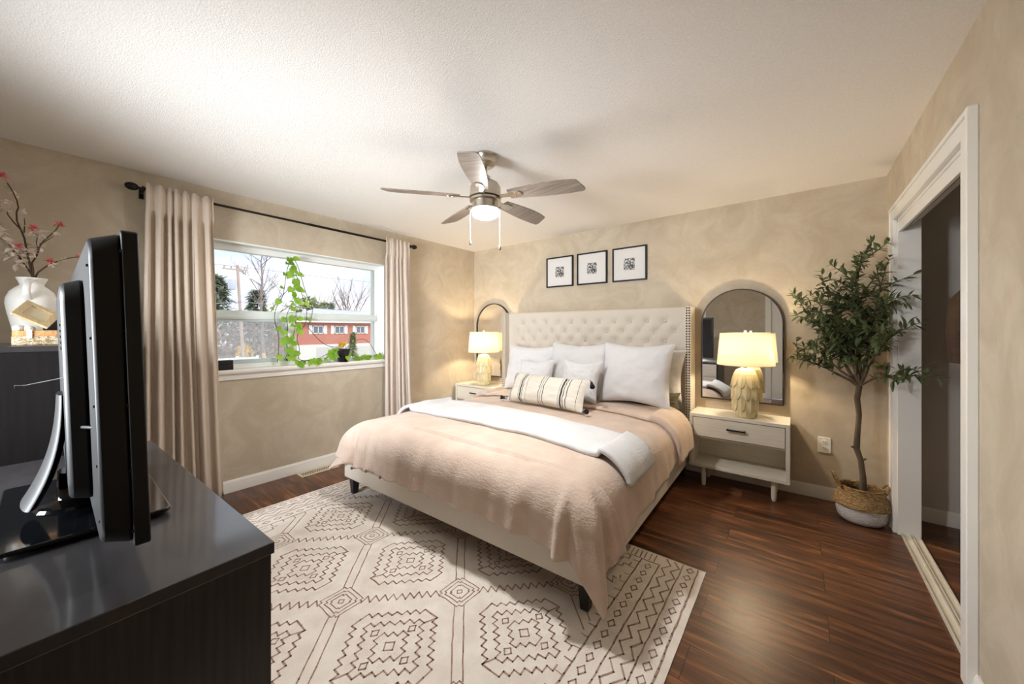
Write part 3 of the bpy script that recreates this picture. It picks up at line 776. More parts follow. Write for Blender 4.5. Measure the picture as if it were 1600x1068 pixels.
pillow('throw_pillow', 'small white pillow with a centre dent behind the right end of the striped lumbar cushion', 1.99, -.68, BT, .42, .42, .15, rd(18), rd(2), M_WHITEFAB, 7, roll=rd(2), group='white pillows', pinch=.24)
def stripe_mat():
    m = mat('cream_striped_cotton', srgb(232, 228, 218), .9, bump=(150, .2, .003), sheen=.2, spec=.1)
    n, l, p = nodes(m); t = n.new('ShaderNodeTexCoord'); sx = n.new('ShaderNodeSeparateXYZ'); l.new(t.outputs['Object'], sx.inputs[0])
    mr = n.new('ShaderNodeMapRange'); mr.inputs['From Min'].default_value = -.45; mr.inputs['From Max'].default_value = .45; l.new(sx.outputs['X'], mr.inputs[0])
    r = n.new('ShaderNodeValToRGB'); r.color_ramp.interpolation = 'CONSTANT'; ee = r.color_ramp.elements
    base = srgb(220, 214, 202); dk = srgb(66, 68, 66); ee[0].color = base; ee[1].position = 1; ee[1].color = base
    bands = [(.055, .012), (.085, .005), (.20, .006), (.222, .018), (.252, .006), (.305, .006), (.48, .006), (.505, .006), (.53, .006), (.715, .006), (.738, .018), (.768, .006), (.80, .006), (.90, .006)]
    for c0, w in bands:
        q = ee.new(c0); q.color = dk; q = ee.new(c0+w); q.color = base
    l.new(mr.outputs[0], r.inputs[0])
    # dashes along the stripes
    w = n.new('ShaderNodeTexWave'); w.bands_direction = 'Z'; w.inputs['Scale'].default_value = 28; l.new(t.outputs['Object'], w.inputs['Vector'])
    r2 = n.new('ShaderNodeValToRGB'); r2.color_ramp.elements[0].position = .25; r2.color_ramp.elements[1].position = .4; l.new(w.outputs['Fac'], r2.inputs[0])
    mxn = n.new('ShaderNodeMix'); mxn.data_type = 'RGBA'; mxn.inputs['A'].default_value = srgb(190, 188, 180); l.new(r2.outputs[0], mxn.inputs['Factor']); l.new(r.outputs[0], mxn.inputs['B'])
    dk_ = n.new('ShaderNodeMix'); dk_.data_type = 'RGBA'; dk_.blend_type = 'DARKEN'; dk_.inputs['Factor'].default_value = 0
    l.new(r.outputs[0], dk_.inputs['A']); l.new(mxn.outputs['Result'], dk_.inputs['B']); 
    l.new(dk_.outputs['Result'], p.inputs['Base Color']); return m
LW, LH = .86, .29
lum = pillow('lumbar_cushion', 'long cream lumbar cushion with black stripes and corner tassels', 1.80, -.98, BT-.005, LW, LH, .17, rd(28), rd(-4), stripe_mat(), 9, cat='cushion', pinch=.08)
M_TASSEL = mat('black_yarn', srgb(30, 30, 32), .95, bump=(200, .5, .003))
for sx in (-1, 1):
    for zz in ((0, LH) if sx > 0 else (0,)):
        up = zz > 0
        x0, z0 = sx*(LW/2-.004), zz+(-.004 if up else .006); dx = sx*.055; dz = -.035 if up else .004; dy = -.03 if up else -.025
        b = MB(); b.tube([(x0, 0, z0), (x0+dx*.3, dy*.3, z0+dz*.2), (x0+dx*.45, dy*.5, z0+dz*.45)], .004, 6)
        p0 = Vector((x0+dx*.45, dy*.5, z0+dz*.45)); p1 = Vector((x0+dx*1.1, dy*1.3, z0+dz*1.9 if up else z0+.002))
        b.tube([p0, p0.lerp(p1, .15), p0.lerp(p1, .3), p0.lerp(p1, .4), p1], [.006, .012, .009, .014, .022], 12)
        b.build('tassel', M_TASSEL, lum, smooth=60)

# ------------------------------------------------------------------ nightstands, lamps, mirrors
def nightstand(label, x0, yb):
    """x0: left edge, yb: back edge"""
    x1 = x0+.69; yf = yb-.32; zt, zb = .612, .163
    t = thing('nightstand', label, 'nightstand', ((x0+x1)/2, (yb+yf)/2, 0), group='nightstands beside the bed')
    b = MB(); T = .026
    b.box(x0, yf, zt-T, x1, yb, zt); b.box(x0, yf, zb, x0+T, yb, zt-T); b.box(x1-T, yf, zb, x1, yb, zt-T); b.box(x0+T, yf, zb, x1-T, yb, zb+T)
    b.box(x0+T, yb-.012, zb+T, x1-T, yb, zt-T); b.box(x0+T, yf+.02, .408, x1-T, yb-.012, .424)
    b.build('case', M_NS, t, smooth=0, bevel=.002)
    d = MB().box(x0+T+.004, yf+.002, .428, x1-T-.004, yf+.02, zt-T-.005).build('drawer', M_NS, t, smooth=0, bevel=.002)
    MB().box(x0+T+.02, yf+.02, .435, x1-T-.02, yb-.03, .54).build('drawer_box', M_NS, d, smooth=0)
    xc = (x0+x1)/2; b = MB()
    b.box(xc-.066, yf-.026, .507, xc+.066, yf-.016, .519)
    for sx in (-1, 1): b.box(xc+sx*.058-.006, yf-.018, .507, xc+sx*.058+.006, yf+.003, .519)
    b.build('handle', M_BLACKMETAL, d, smooth=0, bevel=.003)
    for sx in (x0+.10, x1-.10):
        for sy in (yf+.055, yb-.055):
            MB().lathe([(.013, 0), (.0165, .012), (.019, .05), (.0195, zb)], (sx, sy, 0), 16).build('leg', M_NS, t, smooth=40)
    return t
nightstand('whitewashed nightstand to the right of the bed, fully in view', 2.905, -.022)
nightstand('whitewashed nightstand in the room corner left of the bed, half hidden by the duvet', .035, -.075)
def lamp(label, x, y, z):
    t = thing('table_lamp', label, 'lamp', (x, y, z), group='bedside lamps')
    NR = 9
    base = [(.062, 0), (.070, .006), (.078, .05), (.086, .12), (.0905, .18), (.090, .25), (.084, .31), (.074, .355), (.060, .385), (.045, .395)]
    def rad(zz):
        for (r0, z0), (r1, z1) in zip(base, base[1:]):
            if z0 <= zz <= z1: return r0+(r1-r0)*(zz-z0)/(z1-z0)
        return base[-1][0]
    rowh = .098; tops = [.385, .29, .195, .10]
    def relief(zz, a):
        best = 0
        for i, zt in enumerate(tops):
            w = (zt-zz)/(rowh*1.45)
            if w < 0 or w > 1: continue
            u = ((a*NR/(2*PI)+(.5 if i % 2 else 0)) % 1)*2-1
            lim = (1-abs(u)**2.2)**.6 if abs(u) < 1 else 0
            if w < .25+.75*lim:
                hgt = .002+.0115*w-.004*abs(u)+(.0035 if abs(u) < .08 else 0)
                best = max(best, hgt-i*.0004)
        return best
    def fn(u, v):
        a = 2*PI*u; zz = .395*v; r = rad(zz)+(relief(zz, a) if .012 < zz < .384 else 0)
        return (x+r*math.cos(a), y+r*math.sin(a), z+zz)
    b = MB(); b.grid(fn, 180, 120, cu=True); b.add([(x+.062*math.cos(2*PI*i/24), y+.062*math.sin(2*PI*i/24), z) for i in range(24)], [tuple(reversed(range(24)))])
    b.lathe([(.045, .395), (.03, .398)], (x, y, z), 24)
    b.build('ceramic_body', M_CERAMIC, t, smooth=50)
    MB().lathe([(.012, .395), (.012, .43), (.016, .432), (.016, .47), (.008, .474)], (x, y, z), 16).build('socket', M_NICKEL, t, smooth=40)
    b = MB(); b.lathe([(.202, .425), (.180, .685)], (x, y, z), 64, False, False)
    sh = b.build('shade', M_SHADE, t, smooth=60, solid=.0025, soff=0)
    b = MB(); 
    for zz, rr in ((.427, .2025), (.683, .1805)):
        b.tube([(x+rr*math.cos(2*PI*i/64), y+rr*math.sin(2*PI*i/64), z+zz) for i in range(65)], .0022, 6, False)
    for k in range(3):
        a = 2*PI*k/3; b.tube([(x, y, z+.672), (x+.179*math.cos(a), y+.179*math.sin(a), z+.683)], .0015, 5)
    b.tube([(x, y, z+.46), (x+.03, y, z+.50), (x+.04, y, z+.56), (x+.02, y, z+.65), (x, y, z+.672)], .0015, 5); b.tube([(x, y, z+.46), (x-.03, y, z+.50), (x-.04, y, z+.56), (x-.02, y, z+.65), (x, y, z+.672)], .0015, 5)
    b.build('shade_wire', mat('cream_shade_trim', srgb(238, 226, 200), .7), sh, smooth=60)
    MB().lathe([(.004, .67), (.005, .69), (.011, .695), (.011, .705), (.003, .71)], (x, y, z), 14).build('finial', mat('pale_finial', srgb(232, 220, 196), .4), t, smooth=40)
    ld = bpy.data.lights.new('bulb_light', 'POINT'); ld.energy = BULB_POWER; ld.color = (1, .79, .52); ld.shadow_soft_size = .028
    lo = bpy.data.objects.new('bulb_light', ld); C.objects.link(lo); lo.parent = t; lo.location = (0, 0, .545)
    return t
lamp('cream leaf-relief table lamp on the nightstand right of the bed', 3.302, -.232, .612)
lamp('cream leaf-relief table lamp on the corner nightstand left of the bed', .43, -.262, .612)
def mirror(label, x0, x1, z0, z1):
    xc = (x0+x1)/2; r = (x1-x0)/2; zs = z1-r; y = -.003
    t = thing('arched_mirror', label, 'mirror', (xc, -.002, z0), group='arched mirrors on the bed wall')
    def arch(rr, off):
        p = [(xc-rr, z0+off)]+[(xc+rr*math.cos(PI-PI*i/40), zs+rr*math.sin(PI*i/40)) for i in range(41)]+[(xc+rr, z0+off)]
        return p
    o_ = arch(r, 0); i_ = arch(r-.0095, .0095); n = len(o_)
    vs = []; fs = []
    for p, q in zip(o_, i_): vs += [(p[0], y-.03, p[1]), (q[0], y-.03, q[1]), (p[0], y, p[1]), (q[0], y-.016, q[1])]
    for k in range(n):
        a = 4*k; c = 4*((k+1) % n); fs += [(a, a+1, c+1, c), (a, c, c+2, a+2), (a+1, a+3, c+3, c+1), (a+2, c+2, c+3, a+3)]
    MB().add(vs, fs).build('frame', mat('dark_bronze_frame', srgb(52, 44, 38), .4, metal=.5), t, smooth=30)
    b = MB().prism(i_, lambda u, v, a: (u, a, v), y-.018, y-.014)
    b.build('mirror_glass', M_MIRROR, t, smooth=0)
    return t
mirror('arched black framed mirror behind the lamp right of the bed', 2.935, 3.55, .700, 1.682)
mirror('arched black framed mirror behind the corner lamp, partly covered by the headboard wing', .075, .69, .693, 1.682)

# ------------------------------------------------------------------ three small framed prints
for i, (x0, lab, sd) in enumerate(((1.238, 'leftmost of three small black picture frames above the headboard', 3), (1.652, 'middle one of three small black picture frames above the headboard', 11), (2.075, 'rightmost of three small black picture frames above the headboard', 23))):
    x1 = x0+.362; z0, z1 = 1.834, 2.19; y = -.002
    t = thing('picture_frame', lab, 'picture frame', ((x0+x1)/2, y, z0), group='framed prints above the headboard')
    b = MB(); w = .0145; yf = y-.024
    for q in ((x0, z0, x1, z0+w), (x0, z1-w, x1, z1), (x0, z0+w, x0+w, z1-w), (x1-w, z0+w, x1, z1-w)): b.box(q[0], yf, q[1], q[2], y, q[3])
    b.build('frame', M_BLACKMETAL, t, smooth=0, bevel=.0015)
    MB().box(x0+w-.002, y-.012, z0+w-.002, x1-w+.002, y-.004, z1-w+.002).build('mat_board', M_MATBOARD, t, smooth=0)
    xc = (x0+x1)/2; zc = (z0+z1)/2+.0
    MB().box(xc-.058, y-.0135, zc-.064, xc+.058, y-.0115, zc+.06).build('print', M_PRINT, t, smooth=0)

# ------------------------------------------------------------------ wall outlet and floor register
t = thing('wall_outlet', 'ivory duplex wall outlet low on the wall right of the nightstand', 'outlet', (3.803, -.001, .362))
MB().box(3.764, -.007, .362, 3.843, 0, .484).build('cover_plate', M_OUTLET, t, smooth=0, bevel=.003)
for zc in (.447, .399):
    q = MB().prism([(3.8035+.018*math.cos(2*PI*i/20)*(1.0), zc+.0165*math.sin(2*PI*i/20)) for i in range(20)], lambda u, v, a: (u, a, v), -.010, -.005).build('receptacle', M_OUTLET, t, smooth=30)
    b = MB()
    for sx in (-.007, .007): b.box(3.8035+sx-.0012, -.0108, zc-.002, 3.8035+sx+.0012, -.0098, zc+.008)
    b.tube([(3.8035, -.0098, zc-.008), (3.8035, -.0108, zc-.008)], .0025, 8)
    b.build('slot', M_DARKSLOT, q, smooth=0)
t = thing('floor_register', 'cream metal floor register vent by the window wall baseboard', 'vent', (.095, -2.19, 0))
b = MB(); x0, x1, y0, y1 = .03, .155, -2.36, -2.02
b.box(x0, y0, 0, x1, y0+.022, .007); b.box(x0, y1-.022, 0, x1, y1, .007); b.box(x0, y0+.022, 0, x0+.026, y1-.022, .007); b.box(x1-.026, y0+.022, 0, x1, y1-.022, .007)
b.box((x0+x1)/2-.003, y0+.02, 0, (x0+x1)/2+.003, y1-.02, .006)
M_REG = mat('cream_metal', srgb(206, 192, 168), .45)
b.build('frame', M_REG, t, smooth=0, bevel=.002)
MB().box(x0+.02, y0+.02, .0004, x1-.02, y1-.02, .0014).build('duct_opening', M_DARKSLOT, t, smooth=0)
for k in range(14): MB().box(x0+.024, y0+.034+.0205*k, .001, x1-.024, y0+.040+.0205*k, .006).build('slat', M_REG, t, smooth=0)

# ------------------------------------------------------------------ ceiling fan
FXc, FYc = 2.065, -2.025
t = thing('ceiling_fan', 'brushed nickel ceiling fan with five grey wood blades and lit dome', 'ceiling fan', (FXc, FYc, 2.05))
c = (FXc, FYc, 0)
MB().lathe([(.072, H), (.074, H-.012), (.068, H-.02), (.066, H-.055), (.05, H-.072), (.032, H-.078)], c, 32).build('canopy', M_NICKEL, t, smooth=35)
MB().lathe([(.013, H-.075), (.013, 2.285)], c, 16).build('downrod', M_NICKEL, t)
b = MB(); b.lathe([(.022, 2.312), (.03, 2.305), (.034, 2.285), (.06, 2.272), (.086, 2.255), (.097, 2.235), (.099, 2.185), (.103, 2.18), (.103, 2.168), (.085, 2.162)], c, 40)
b.build('motor_housing', M_NICKEL, t, smooth=30)
b = MB(); b.lathe([(.085, 2.163), (.10, 2.158), (.10, 2.146), (.083, 2.142), (.083, 2.102), (.09, 2.098), (.09, 2.09), (.078, 2.088)], c, 40)
b.build('light_fitter', M_NICKEL, t, smooth=30)
b = MB(); b.lathe([(.086, 2.096), (.0875, 2.080), (.083, 2.062)], c, 40, True, False); b.mi = 1
b.lathe([(.083, 2.062), (.070, 2.049), (.048, 2.040), (.024, 2.036), (.001, 2.035)], c, 40, False, False)
b.build('glass_dome', [M_DOMESIDE, M_DOME], t, smooth=60)
TH0 = 15.5
for k in range(5):
    a = rd(TH0+72*k); ca, sa = math.cos(a), math.sin(a); pit = rd(-13)
    def P(r, s, dz, ca=ca, sa=sa, pit=pit):   # radial r, sideways s, thickness dz
        s2 = s*math.cos(pit)-dz*math.sin(pit); z2 = s*math.sin(pit)+dz*math.cos(pit)
        return (FXc+r*ca-s2*sa, FYc+r*sa+s2*ca, 2.172+z2-.01*r)
    outline = []
    N = 26
    def half(u, sg):
        if sg > 0: w = .044+.030*math.sin(PI*(.62*u+.02))
        else: w = .044+.024*math.sin(PI*.62*u)-.020*u**4
        return w
    up_ = [(.165+.455*i/N, half(i/N, 1)) for i in range(N+1)]; dn_ = [(.165+.425*i/N, -half(i/N, -1)) for i in range(N+1)]
    tip = [(.630, .062), (.633, .052), (.630, .036), (.602, -.034), (.597, -.042)]
    poly = up_+tip+list(reversed(dn_))
    bl = MB().prism(poly, lambda u, v, q: P(u, v, q), -.003, .003).build('blade', M_BLADE, t, smooth=0, bevel=.0015)
    b = MB()
    b.prism([(.085, -.017), (.15, -.014), (.19, -.028), (.235, -.026), (.25, -.012), (.25, .012), (.235, .026), (.19, .028), (.15, .014), (.085, .017)], lambda u, v, q: P(u, v, q), -.009, -.003)
    for u, v in ((.21, -.016), (.21, .016), (.235, 0)):
        b.tube([P(u, v, -.009), P(u, v, -.012)], .005, 8)
    b.build('blade_iron', M_NICKEL, bl, smooth=30)
for dx, dy, zl in ((-.078, -.058, 1.90), (.078, .052, 1.865)):
    b = MB(); x, y = FXc+dx, FYc+dy
    n = int((2.105-zl)/.006)
    b.tube([(x, y, 2.105), (x, y, zl)], .0012, 5)
    for i in range(0, n, 2): b.ball((x, y, 2.1-i*.006), .0022, 6, 4)
    ch = b.build('pull_chain', mat('pale_brass_chain', srgb(226, 214, 186), .35, metal=.7), t, smooth=60)
    MB().lathe([(.0015, .004), (.004, 0), (.0075, -.014), (.0085, -.024), (.006, -.031), (.001, -.033)], (x, y, zl), 12).build('pull_knob', mat('grey_knob', srgb(120, 110, 100), .4, metal=.5), ch, smooth=50)

# ------------------------------------------------------------------ dresser with television
DZT = .77
dr = thing('dresser', 'low black-brown wood dresser under the television in the foreground', 'dresser', (2.565, -3.397, 0), math.radians(1.9), world=False)
# local: x from -1.47 (left end) to 0 (right end), y from 0 (front, towards the bed) to -.50 (back)
DLn, DDp = 1.47, .50
MB().box(-DLn, -DDp, DZT-.030, .006, .006, DZT).build('top', M_DARKTOP, dr, smooth=0, bevel=.0025)
for x0, x1 in ((-.022, 0), (-DLn+.006, -DLn+.028)): MB().box(x0, -DDp+.004, .0095, x1, 0, DZT-.030).build('side_panel', M_DARKWOOD, dr, smooth=0, bevel=.0015)
MB().box(-DLn+.028, -DDp+.004, .02, -.022, -DDp+.012, DZT-.030).build('back_panel', M_DARKWOOD, dr, smooth=0)
MB().box(-DLn+.028, -DDp+.012, .0095, -.022, -.03, .07).build('plinth', M_DARKWOOD, dr, smooth=0)
M_DRAWER = mat('grey_washed_drawer_front', srgb(186, 178, 170), .45, col2=srgb(168, 160, 152), nscale=4, nmap=(1, 20, 20))
for i in range(3):
    for j in range(2):
        x0 = -.03-(j+1)*.705+.004; z0 = .078+i*.218
        d = MB().box(x0, -.02, z0, x0+.697, -.002, z0+.212).build('drawer', M_DRAWER, dr, smooth=0, bevel=.002)
        b = MB(); xm = x0+.348
        b.box(xm-.06, .012, z0+.10, xm+.06, .020, z0+.112); 
        for sx in (-1, 1): b.box(xm+sx*.052-.004, -.003, z0+.10, xm+sx*.052+.004, .014, z0+.112)
        b.build('handle', M_BLACKMETAL, d, smooth=0)

tv = thing('television', 'black flat television seen from behind, standing on the dresser', 'television', (1.87, -3.65, DZT))
TX0, TX1, TZb, TZt = 1.33, 2.45, .822, 1.548
tilt = lambda z: -.022*(z-.82)/.73         # leans back a little with height
def rrect(x0, x1, z0, z1, r, n=8):
    p = []
    for cx, cz, a0 in ((x1-r, z1-r, 0), (x0+r, z1-r, 90), (x0+r, z0+r, 180), (x1-r, z0+r, 270)):
        for i in range(n+1): a = rd(a0+90*i/n); p.append((cx+r*math.cos(a), cz+r*math.sin(a)))
    return p
def slab(poly0, y0, poly1, y1):
    """closed loft between two outlines (x,z) at depths y0 (front) and y1 (rear)"""
    n = len(poly0); vs = [(x, y0+tilt(z), z) for x, z in poly0]+[(x, y1+tilt(z), z) for x, z in poly1]
    b = MB(); b.add(vs, [tuple(range(n)), tuple(reversed(range(n, 2*n)))]+[(i, n+i, n+(i+1) % n, (i+1) % n) for i in range(n)]); return b
p = rrect(TX0, TX1, TZb, TZt, .012, 4)
slab(p, -3.606, p, -3.634).build('bezel', M_TVBLACK, tv, smooth=30, bevel=.003)
q0 = rrect(TX0+.03, TX1-.03, TZb+.03, TZt-.03, .004, 2); q1 = q0
slab(q0, -3.6045, q1, -3.607).build('screen', M_SCREEN, tv, smooth=0)
p0 = rrect(TX0+.006, TX1-.006, TZb+.006, TZt-.006, .03); p1 = rrect(TX0+.016, TX1-.016, TZb+.012, TZt-.02, .06)
slab(p0, -3.634, p1, -3.682).build('back_shell', M_TVBLACK, tv, smooth=40, bevel=.006)
p0 = rrect(TX0+.07, 2.21, .875, 1.455, .05); p1 = rrect(TX0+.08, 2.20, .885, 1.44, .05)
b = slab(p0, -3.681, p1, -3.721); bk = b.build('rear_housing', M_TVGREY, tv, smooth=40, bevel=.008)
b = MB()
for r_ in range(5):
    for c_ in range(3):
        x = 2.06-.05*c_; z = 1.335-.016*r_; yy = -3.7215+tilt(z)
        b.box(x-.018, yy-.0012, z-.003, x+.018, yy+.002, z+.003)
b.build('vent_slot', M_DARKSLOT, bk, smooth=0)
for z in (.86, 1.0, 1.15, 1.32, 1.5):
    MB().tube([(TX1-.004, -3.633+tilt(z), z), (TX1-.004, -3.6365+tilt(z), z)], .004, 8).build('screw', M_TVGREY, tv, smooth=0)
    MB().tube([(TX1-.045, -3.681+tilt(z), z*.9+.115), (TX1-.045, -3.6845+tilt(z), z*.9+.115)], .003, 8).build('screw', M_TVGREY, tv, smooth=0)
b = MB().tube([(2.187, -3.70, 1.074), (2.21, -3.702, 1.074), (2.27, -3.682, 1.078), (2.275, -3.668, 1.078)], .0045, 8); b.box(2.268, -3.674, 1.065, 2.282, -3.655, 1.092)
b.build('cable_clip', M_TVGREY, tv, smooth=30)
# glossy pedestal: plate, column and curved brace
pl = rrect(1.57, 2.165, -3.85, -3.527, .02, 5)
b = MB().prism(pl, lambda u, v, a: (u, v, a), DZT+.010, DZT+.022); ped = b.build('pedestal_plate', M_GLOSSBLACK, tv, smooth=30, bevel=.003)
for fx in (1.62, 2.12):
    for fy in (-3.81, -3.56): MB().lathe([(.014, DZT), (.016, DZT+.010)], (fx, fy, 0), 14).build('rubber_foot', M_TVBLACK, ped, smooth=40)
b = MB().lathe([(.10, DZT+.022), (.095, DZT+.03), (.05, DZT+.04), (.045, DZT+.12)], (1.87, -3.70, 0), 28, rf=lambda r, z, a: r*(1 if abs(math.cos(a)) > .5 else .9))
b.build('pedestal_column', M_GLOSSBLACK, tv, smooth=40)
M_BRACE = mat('matte_black_plastic', srgb(9, 9, 10), .5, spec=.3)
def brace(u, v):
    z = .835+.30*v; y = -3.733-.055*(1-v)**2.6; w = .10-.035*v; a = u*2*PI
    return (1.93+w*math.cos(a)*1.0, y+.010*math.sin(a)*(1.8-.8*v), z)
b = MB(); b.grid(brace, 28, 14, cu=True); n0 = 28
b.f.append(list(reversed(range(28)))); b.m.append(0); b.f.append([14*28+i for i in range(28)]); b.m.append(0)
b.build('stand_brace', M_BRACE, tv, smooth=50)
MB().tube([(1.95, -3.814, 1.160), (1.951, -3.814, 1.169), (2.0, -3.795, 1.172), (2.1, -3.722, 1.196), (2.11, -3.715, 1.198)], [.0007, .0007, .0007, .0010, .0014], 8).build('wire_antenna', M_TVGREY, tv, smooth=60)

# ------------------------------------------------------------------ tall chest with vase, tray, frame, print
CHX1, CHY0, CHY1, CHZ = .80, -3.96, -3.47, 1.246
t = thing('tall_chest', 'tall black-brown chest of drawers standing behind the television at the window wall', 'chest of drawers', (.41, (CHY0+CHY1)/2, 0))
MB().box(.02, CHY0, CHZ-.028, CHX1+.004, CHY1+.004, CHZ).build('top', M_DARKTOP, t, smooth=0, bevel=.002)
M_CHEST = mat('black_brown_panel', srgb(12, 10, 10), .55, spec=.2, col2=srgb(17, 14, 14), nscale=3, nmap=(20, 20, 1))
for x0, x1 in ((.02, .042), (CHX1-.022, CHX1)): MB().box(x0, CHY0, 0, x1, CHY1-.002, CHZ-.028).build('side_panel', M_CHEST, t, smooth=0, bevel=.001)
MB().box(.042, CHY0, .02, CHX1-.022, CHY0+.008, CHZ-.028).build('back_panel', M_CHEST, t, smooth=0)
for i in range(5):
    z0 = .06+i*.23
    d = MB().box(.046, CHY1-.02, z0, CHX1-.026, CHY1-.003, z0+.224).build('drawer', M_CHEST, t, smooth=0, bevel=.0015)
MB().box(.042, CHY0+.008, 0, CHX1-.022, CHY1-.04, .05).build('plinth', M_CHEST, t, smooth=0)

vx, vy = .32, -3.815
t = thing('handled_vase', 'white matte ceramic jug vase holding blossom branches on the tall chest', 'vase', (vx, vy, CHZ))
prof = [(.046, 0), (.05, .004), (.056, .03), (.070, .10), (.083, .17), (.090, .22), (.088, .25), (.076, .285), (.056, .308), (.044, .318), (.042, .325), (.047, .340), (.054, .356), (.055, .362), (.050, .362), (.040, .335), (.036, .325)]
MB().lathe(prof, (vx, vy, CHZ), 48, True, False).build('vessel', M_VASE, t, smooth=60)
for ang in (-8, 172):
    a = rd(ang); ca, sa = math.cos(a), math.sin(a); pts = []
    for i in range(9):
        u = i/8; r = .048+.052*math.sin(PI*min(1, u*1.05))**.8*(1)+.030*u; z = .350-.115*u
        pts.append((vx+r*ca, vy+r*sa, CHZ+z))
    MB().tube(pts, [.016, .015, .014, .014, .014, .014, .015, .016, .016], 12, flat=.6).build('handle', M_VASE, t, smooth=60)
# blossom branches (each its own thing)
def blossom(name, label, paths, flowers, seed):
    rr = random.Random(seed)
    b = MB()
    for pts, r0 in paths: b.tube([Vector(p) for p in pts], [r0*(1-.55*i/(len(pts)-1)) for i in range(len(pts))], 6)
    o = b.build(name, M_TWIG, smooth=60, at=paths[0][0][0])
    ORG[o.name] = Vector(paths[0][0][0])
    tag(o, label, 'branch', 'blossom branches in the vase')
    for p, kind, size in flowers:
        p = Vector(p); n = 15 if kind != 'g' else 5
        tgt = MB(); size *= 1.6 if kind != 'g' else 1.2
        for q in range(n):
            d = Vector((rr.uniform(-1, 1), rr.uniform(-1, 1), rr.uniform(-.5, 1))).normalized()
            if kind == 'g': tgt.leaf(p, d, (0, 0, 1), size*1.0, size*.45, .2, .2, 3)
            else: tgt.leaf(p, d, (.3, .2, 1), size*rr.uniform(.8, 1.15), size*.75, .25, .3, 3)
        if kind == 'w':
            tgt.ball(p, .003, 6, 4)
        tgt.build({'w': 'flower', 'p': 'pink_flower', 'g': 'leaf_bud'}[kind], {'w': M_PETAL, 'p': M_PINK, 'g': M_BUDGREEN}[kind], o, smooth=180)
    return o
Y = lambda px: -3.805+(px-55)*.00211          # metres along the wall per photo column, at the vase distance
Z = lambda py: 1.605+(436-py)*.00335
def PP(*l): return [(vx+.012*math.sin(i*1.7+l[0][0]), Y(a), Z(c)) for i, (a, c) in enumerate(l)]
def FL(l): return [((vx+.02*math.sin(a*.7), Y(a), Z(c)), k, s) for a, c, k, s in l]
st = [(vx, vy-.004, 1.44), (vx, vy+.004, 1.60)]
blossom('blossom_branch', 'lowest blossom branch, reaching right towards the television with pink buds', [(st+PP((56, 432), (60, 425), (68, 418), (78, 410), (95, 402), (110, 397), (128, 392), (141, 388)), .0048)],
        FL([(79, 404, 'p', .017), (130, 392, 'p', .014), (86, 406, 'w', .012), (93, 403, 'g', .014), (100, 400, 'g', .012), (105, 399, 'w', .010), (82, 412, 'w', .012)]), 1)
blossom('blossom_branch', 'forked blossom branch leaning right above the lowest one, pink bud at its tip', [(st+PP((52, 420), (50, 410), (57, 398), (60, 390), (62, 383), (68, 372), (80, 360), (90, 350), (98, 336)), .0045), (PP((62, 378), (72, 372), (85, 362)), .003), (PP((60, 388), (57, 375), (59, 367)), .003)],
        FL([(94, 342, 'p', .018), (54, 352, 'p', .017), (62, 360, 'w', .024), (60, 383, 'w', .024), (86, 352, 'g', .015), (89, 348, 'g', .016), (44, 395, 'w', .024), (48, 393, 'w', .018), (90, 357, 'w', .012)]), 2)
blossom('blossom_branch', 'tallest blossom branch in the vase, with pale green buds near its top', [(st+PP((50, 428), (45, 405), (41, 385), (38, 370), (33, 358), (27, 345), (26, 330), (29, 322), (27, 312), (21, 299), (12, 285)), .005), (PP((38, 362), (39, 348), (38, 338)), .003), (PP((33, 358), (22, 347), (13, 336), (12, 332)), .0035)],
        FL([(32, 325, 'g', .018), (27, 304, 'g', .018), (14, 294, 'g', .016), (36, 328, 'w', .012), (24, 300, 'w', .016), (8, 329, 'w', .022), (12, 318, 'w', .016), (3, 279, 'p', .020), (43, 381, 'g', .02), (40, 354, 'g', .016), (46, 365, 'w', .014), (29, 385, 'p', .016)]), 3)
blossom('blossom_branch', 'leftmost blossom branch, thick with white flowers, cut by the photo edge', [(st+PP((49, 428), (40, 416), (30, 402), (23, 395), (12, 380), (3, 370), (-6, 360)), .0045)],
        FL([(12, 382, 'w', .026), (22, 390, 'w', .026), (6, 378, 'w', .02), (3, 365, 'w', .024), (26, 400, 'w', .022), (20, 404, 'w', .020), (28, 414, 'w', .024), (33, 408, 'w', .02), (8, 400, 'w', .014), (-4, 356, 'p', .016), (36, 403, 'w', .02)]), 4)
# tray, leaning frame, white ornament and photo card
tx = .545
t = thing('rattan_tray', 'small braided tray with orange cane rim in front of the white vase', 'tray', (tx, -3.785, CHZ))
b = MB(); pr_ = rrect(tx-.13, tx+.09, -3.872, -3.70, .03, 6)
b.prism(pr_, lambda u, v, a: (u, v, CHZ+a), .0005, .045); br_ = b.build('braided_side', M_BRAID, t, smooth=40, bevel=.004)
for k in range(3):
    zz = CHZ+.049+.0095*k; pr2 = rrect(tx-.124, tx+.084, -3.866, -3.706, .028, 6)
    MB().tube([(u, v, zz) for u, v in pr2+pr2[:1]], .0052, 8, False).build('cane_rim', M_RATTAN, t, smooth=60)
MB().box(tx+.087, -3.825, CHZ+.034, tx+.0945, -3.808, CHZ+.078).build('clasp', M_VASE, t, smooth=0, bevel=.003)
b = MB().prism(rrect(tx-.126, tx+.086, -3.868, -3.704, .028, 6), lambda u, v, a: (u, v, CHZ+a), .045, .066); b.build('tray_bed', M_CREAMBOARD, t, smooth=40)
t = thing('framed_photo', 'tan wooden photo frame leaning at a slant over the small tray', 'picture frame', (tx, -3.80, CHZ+.078))
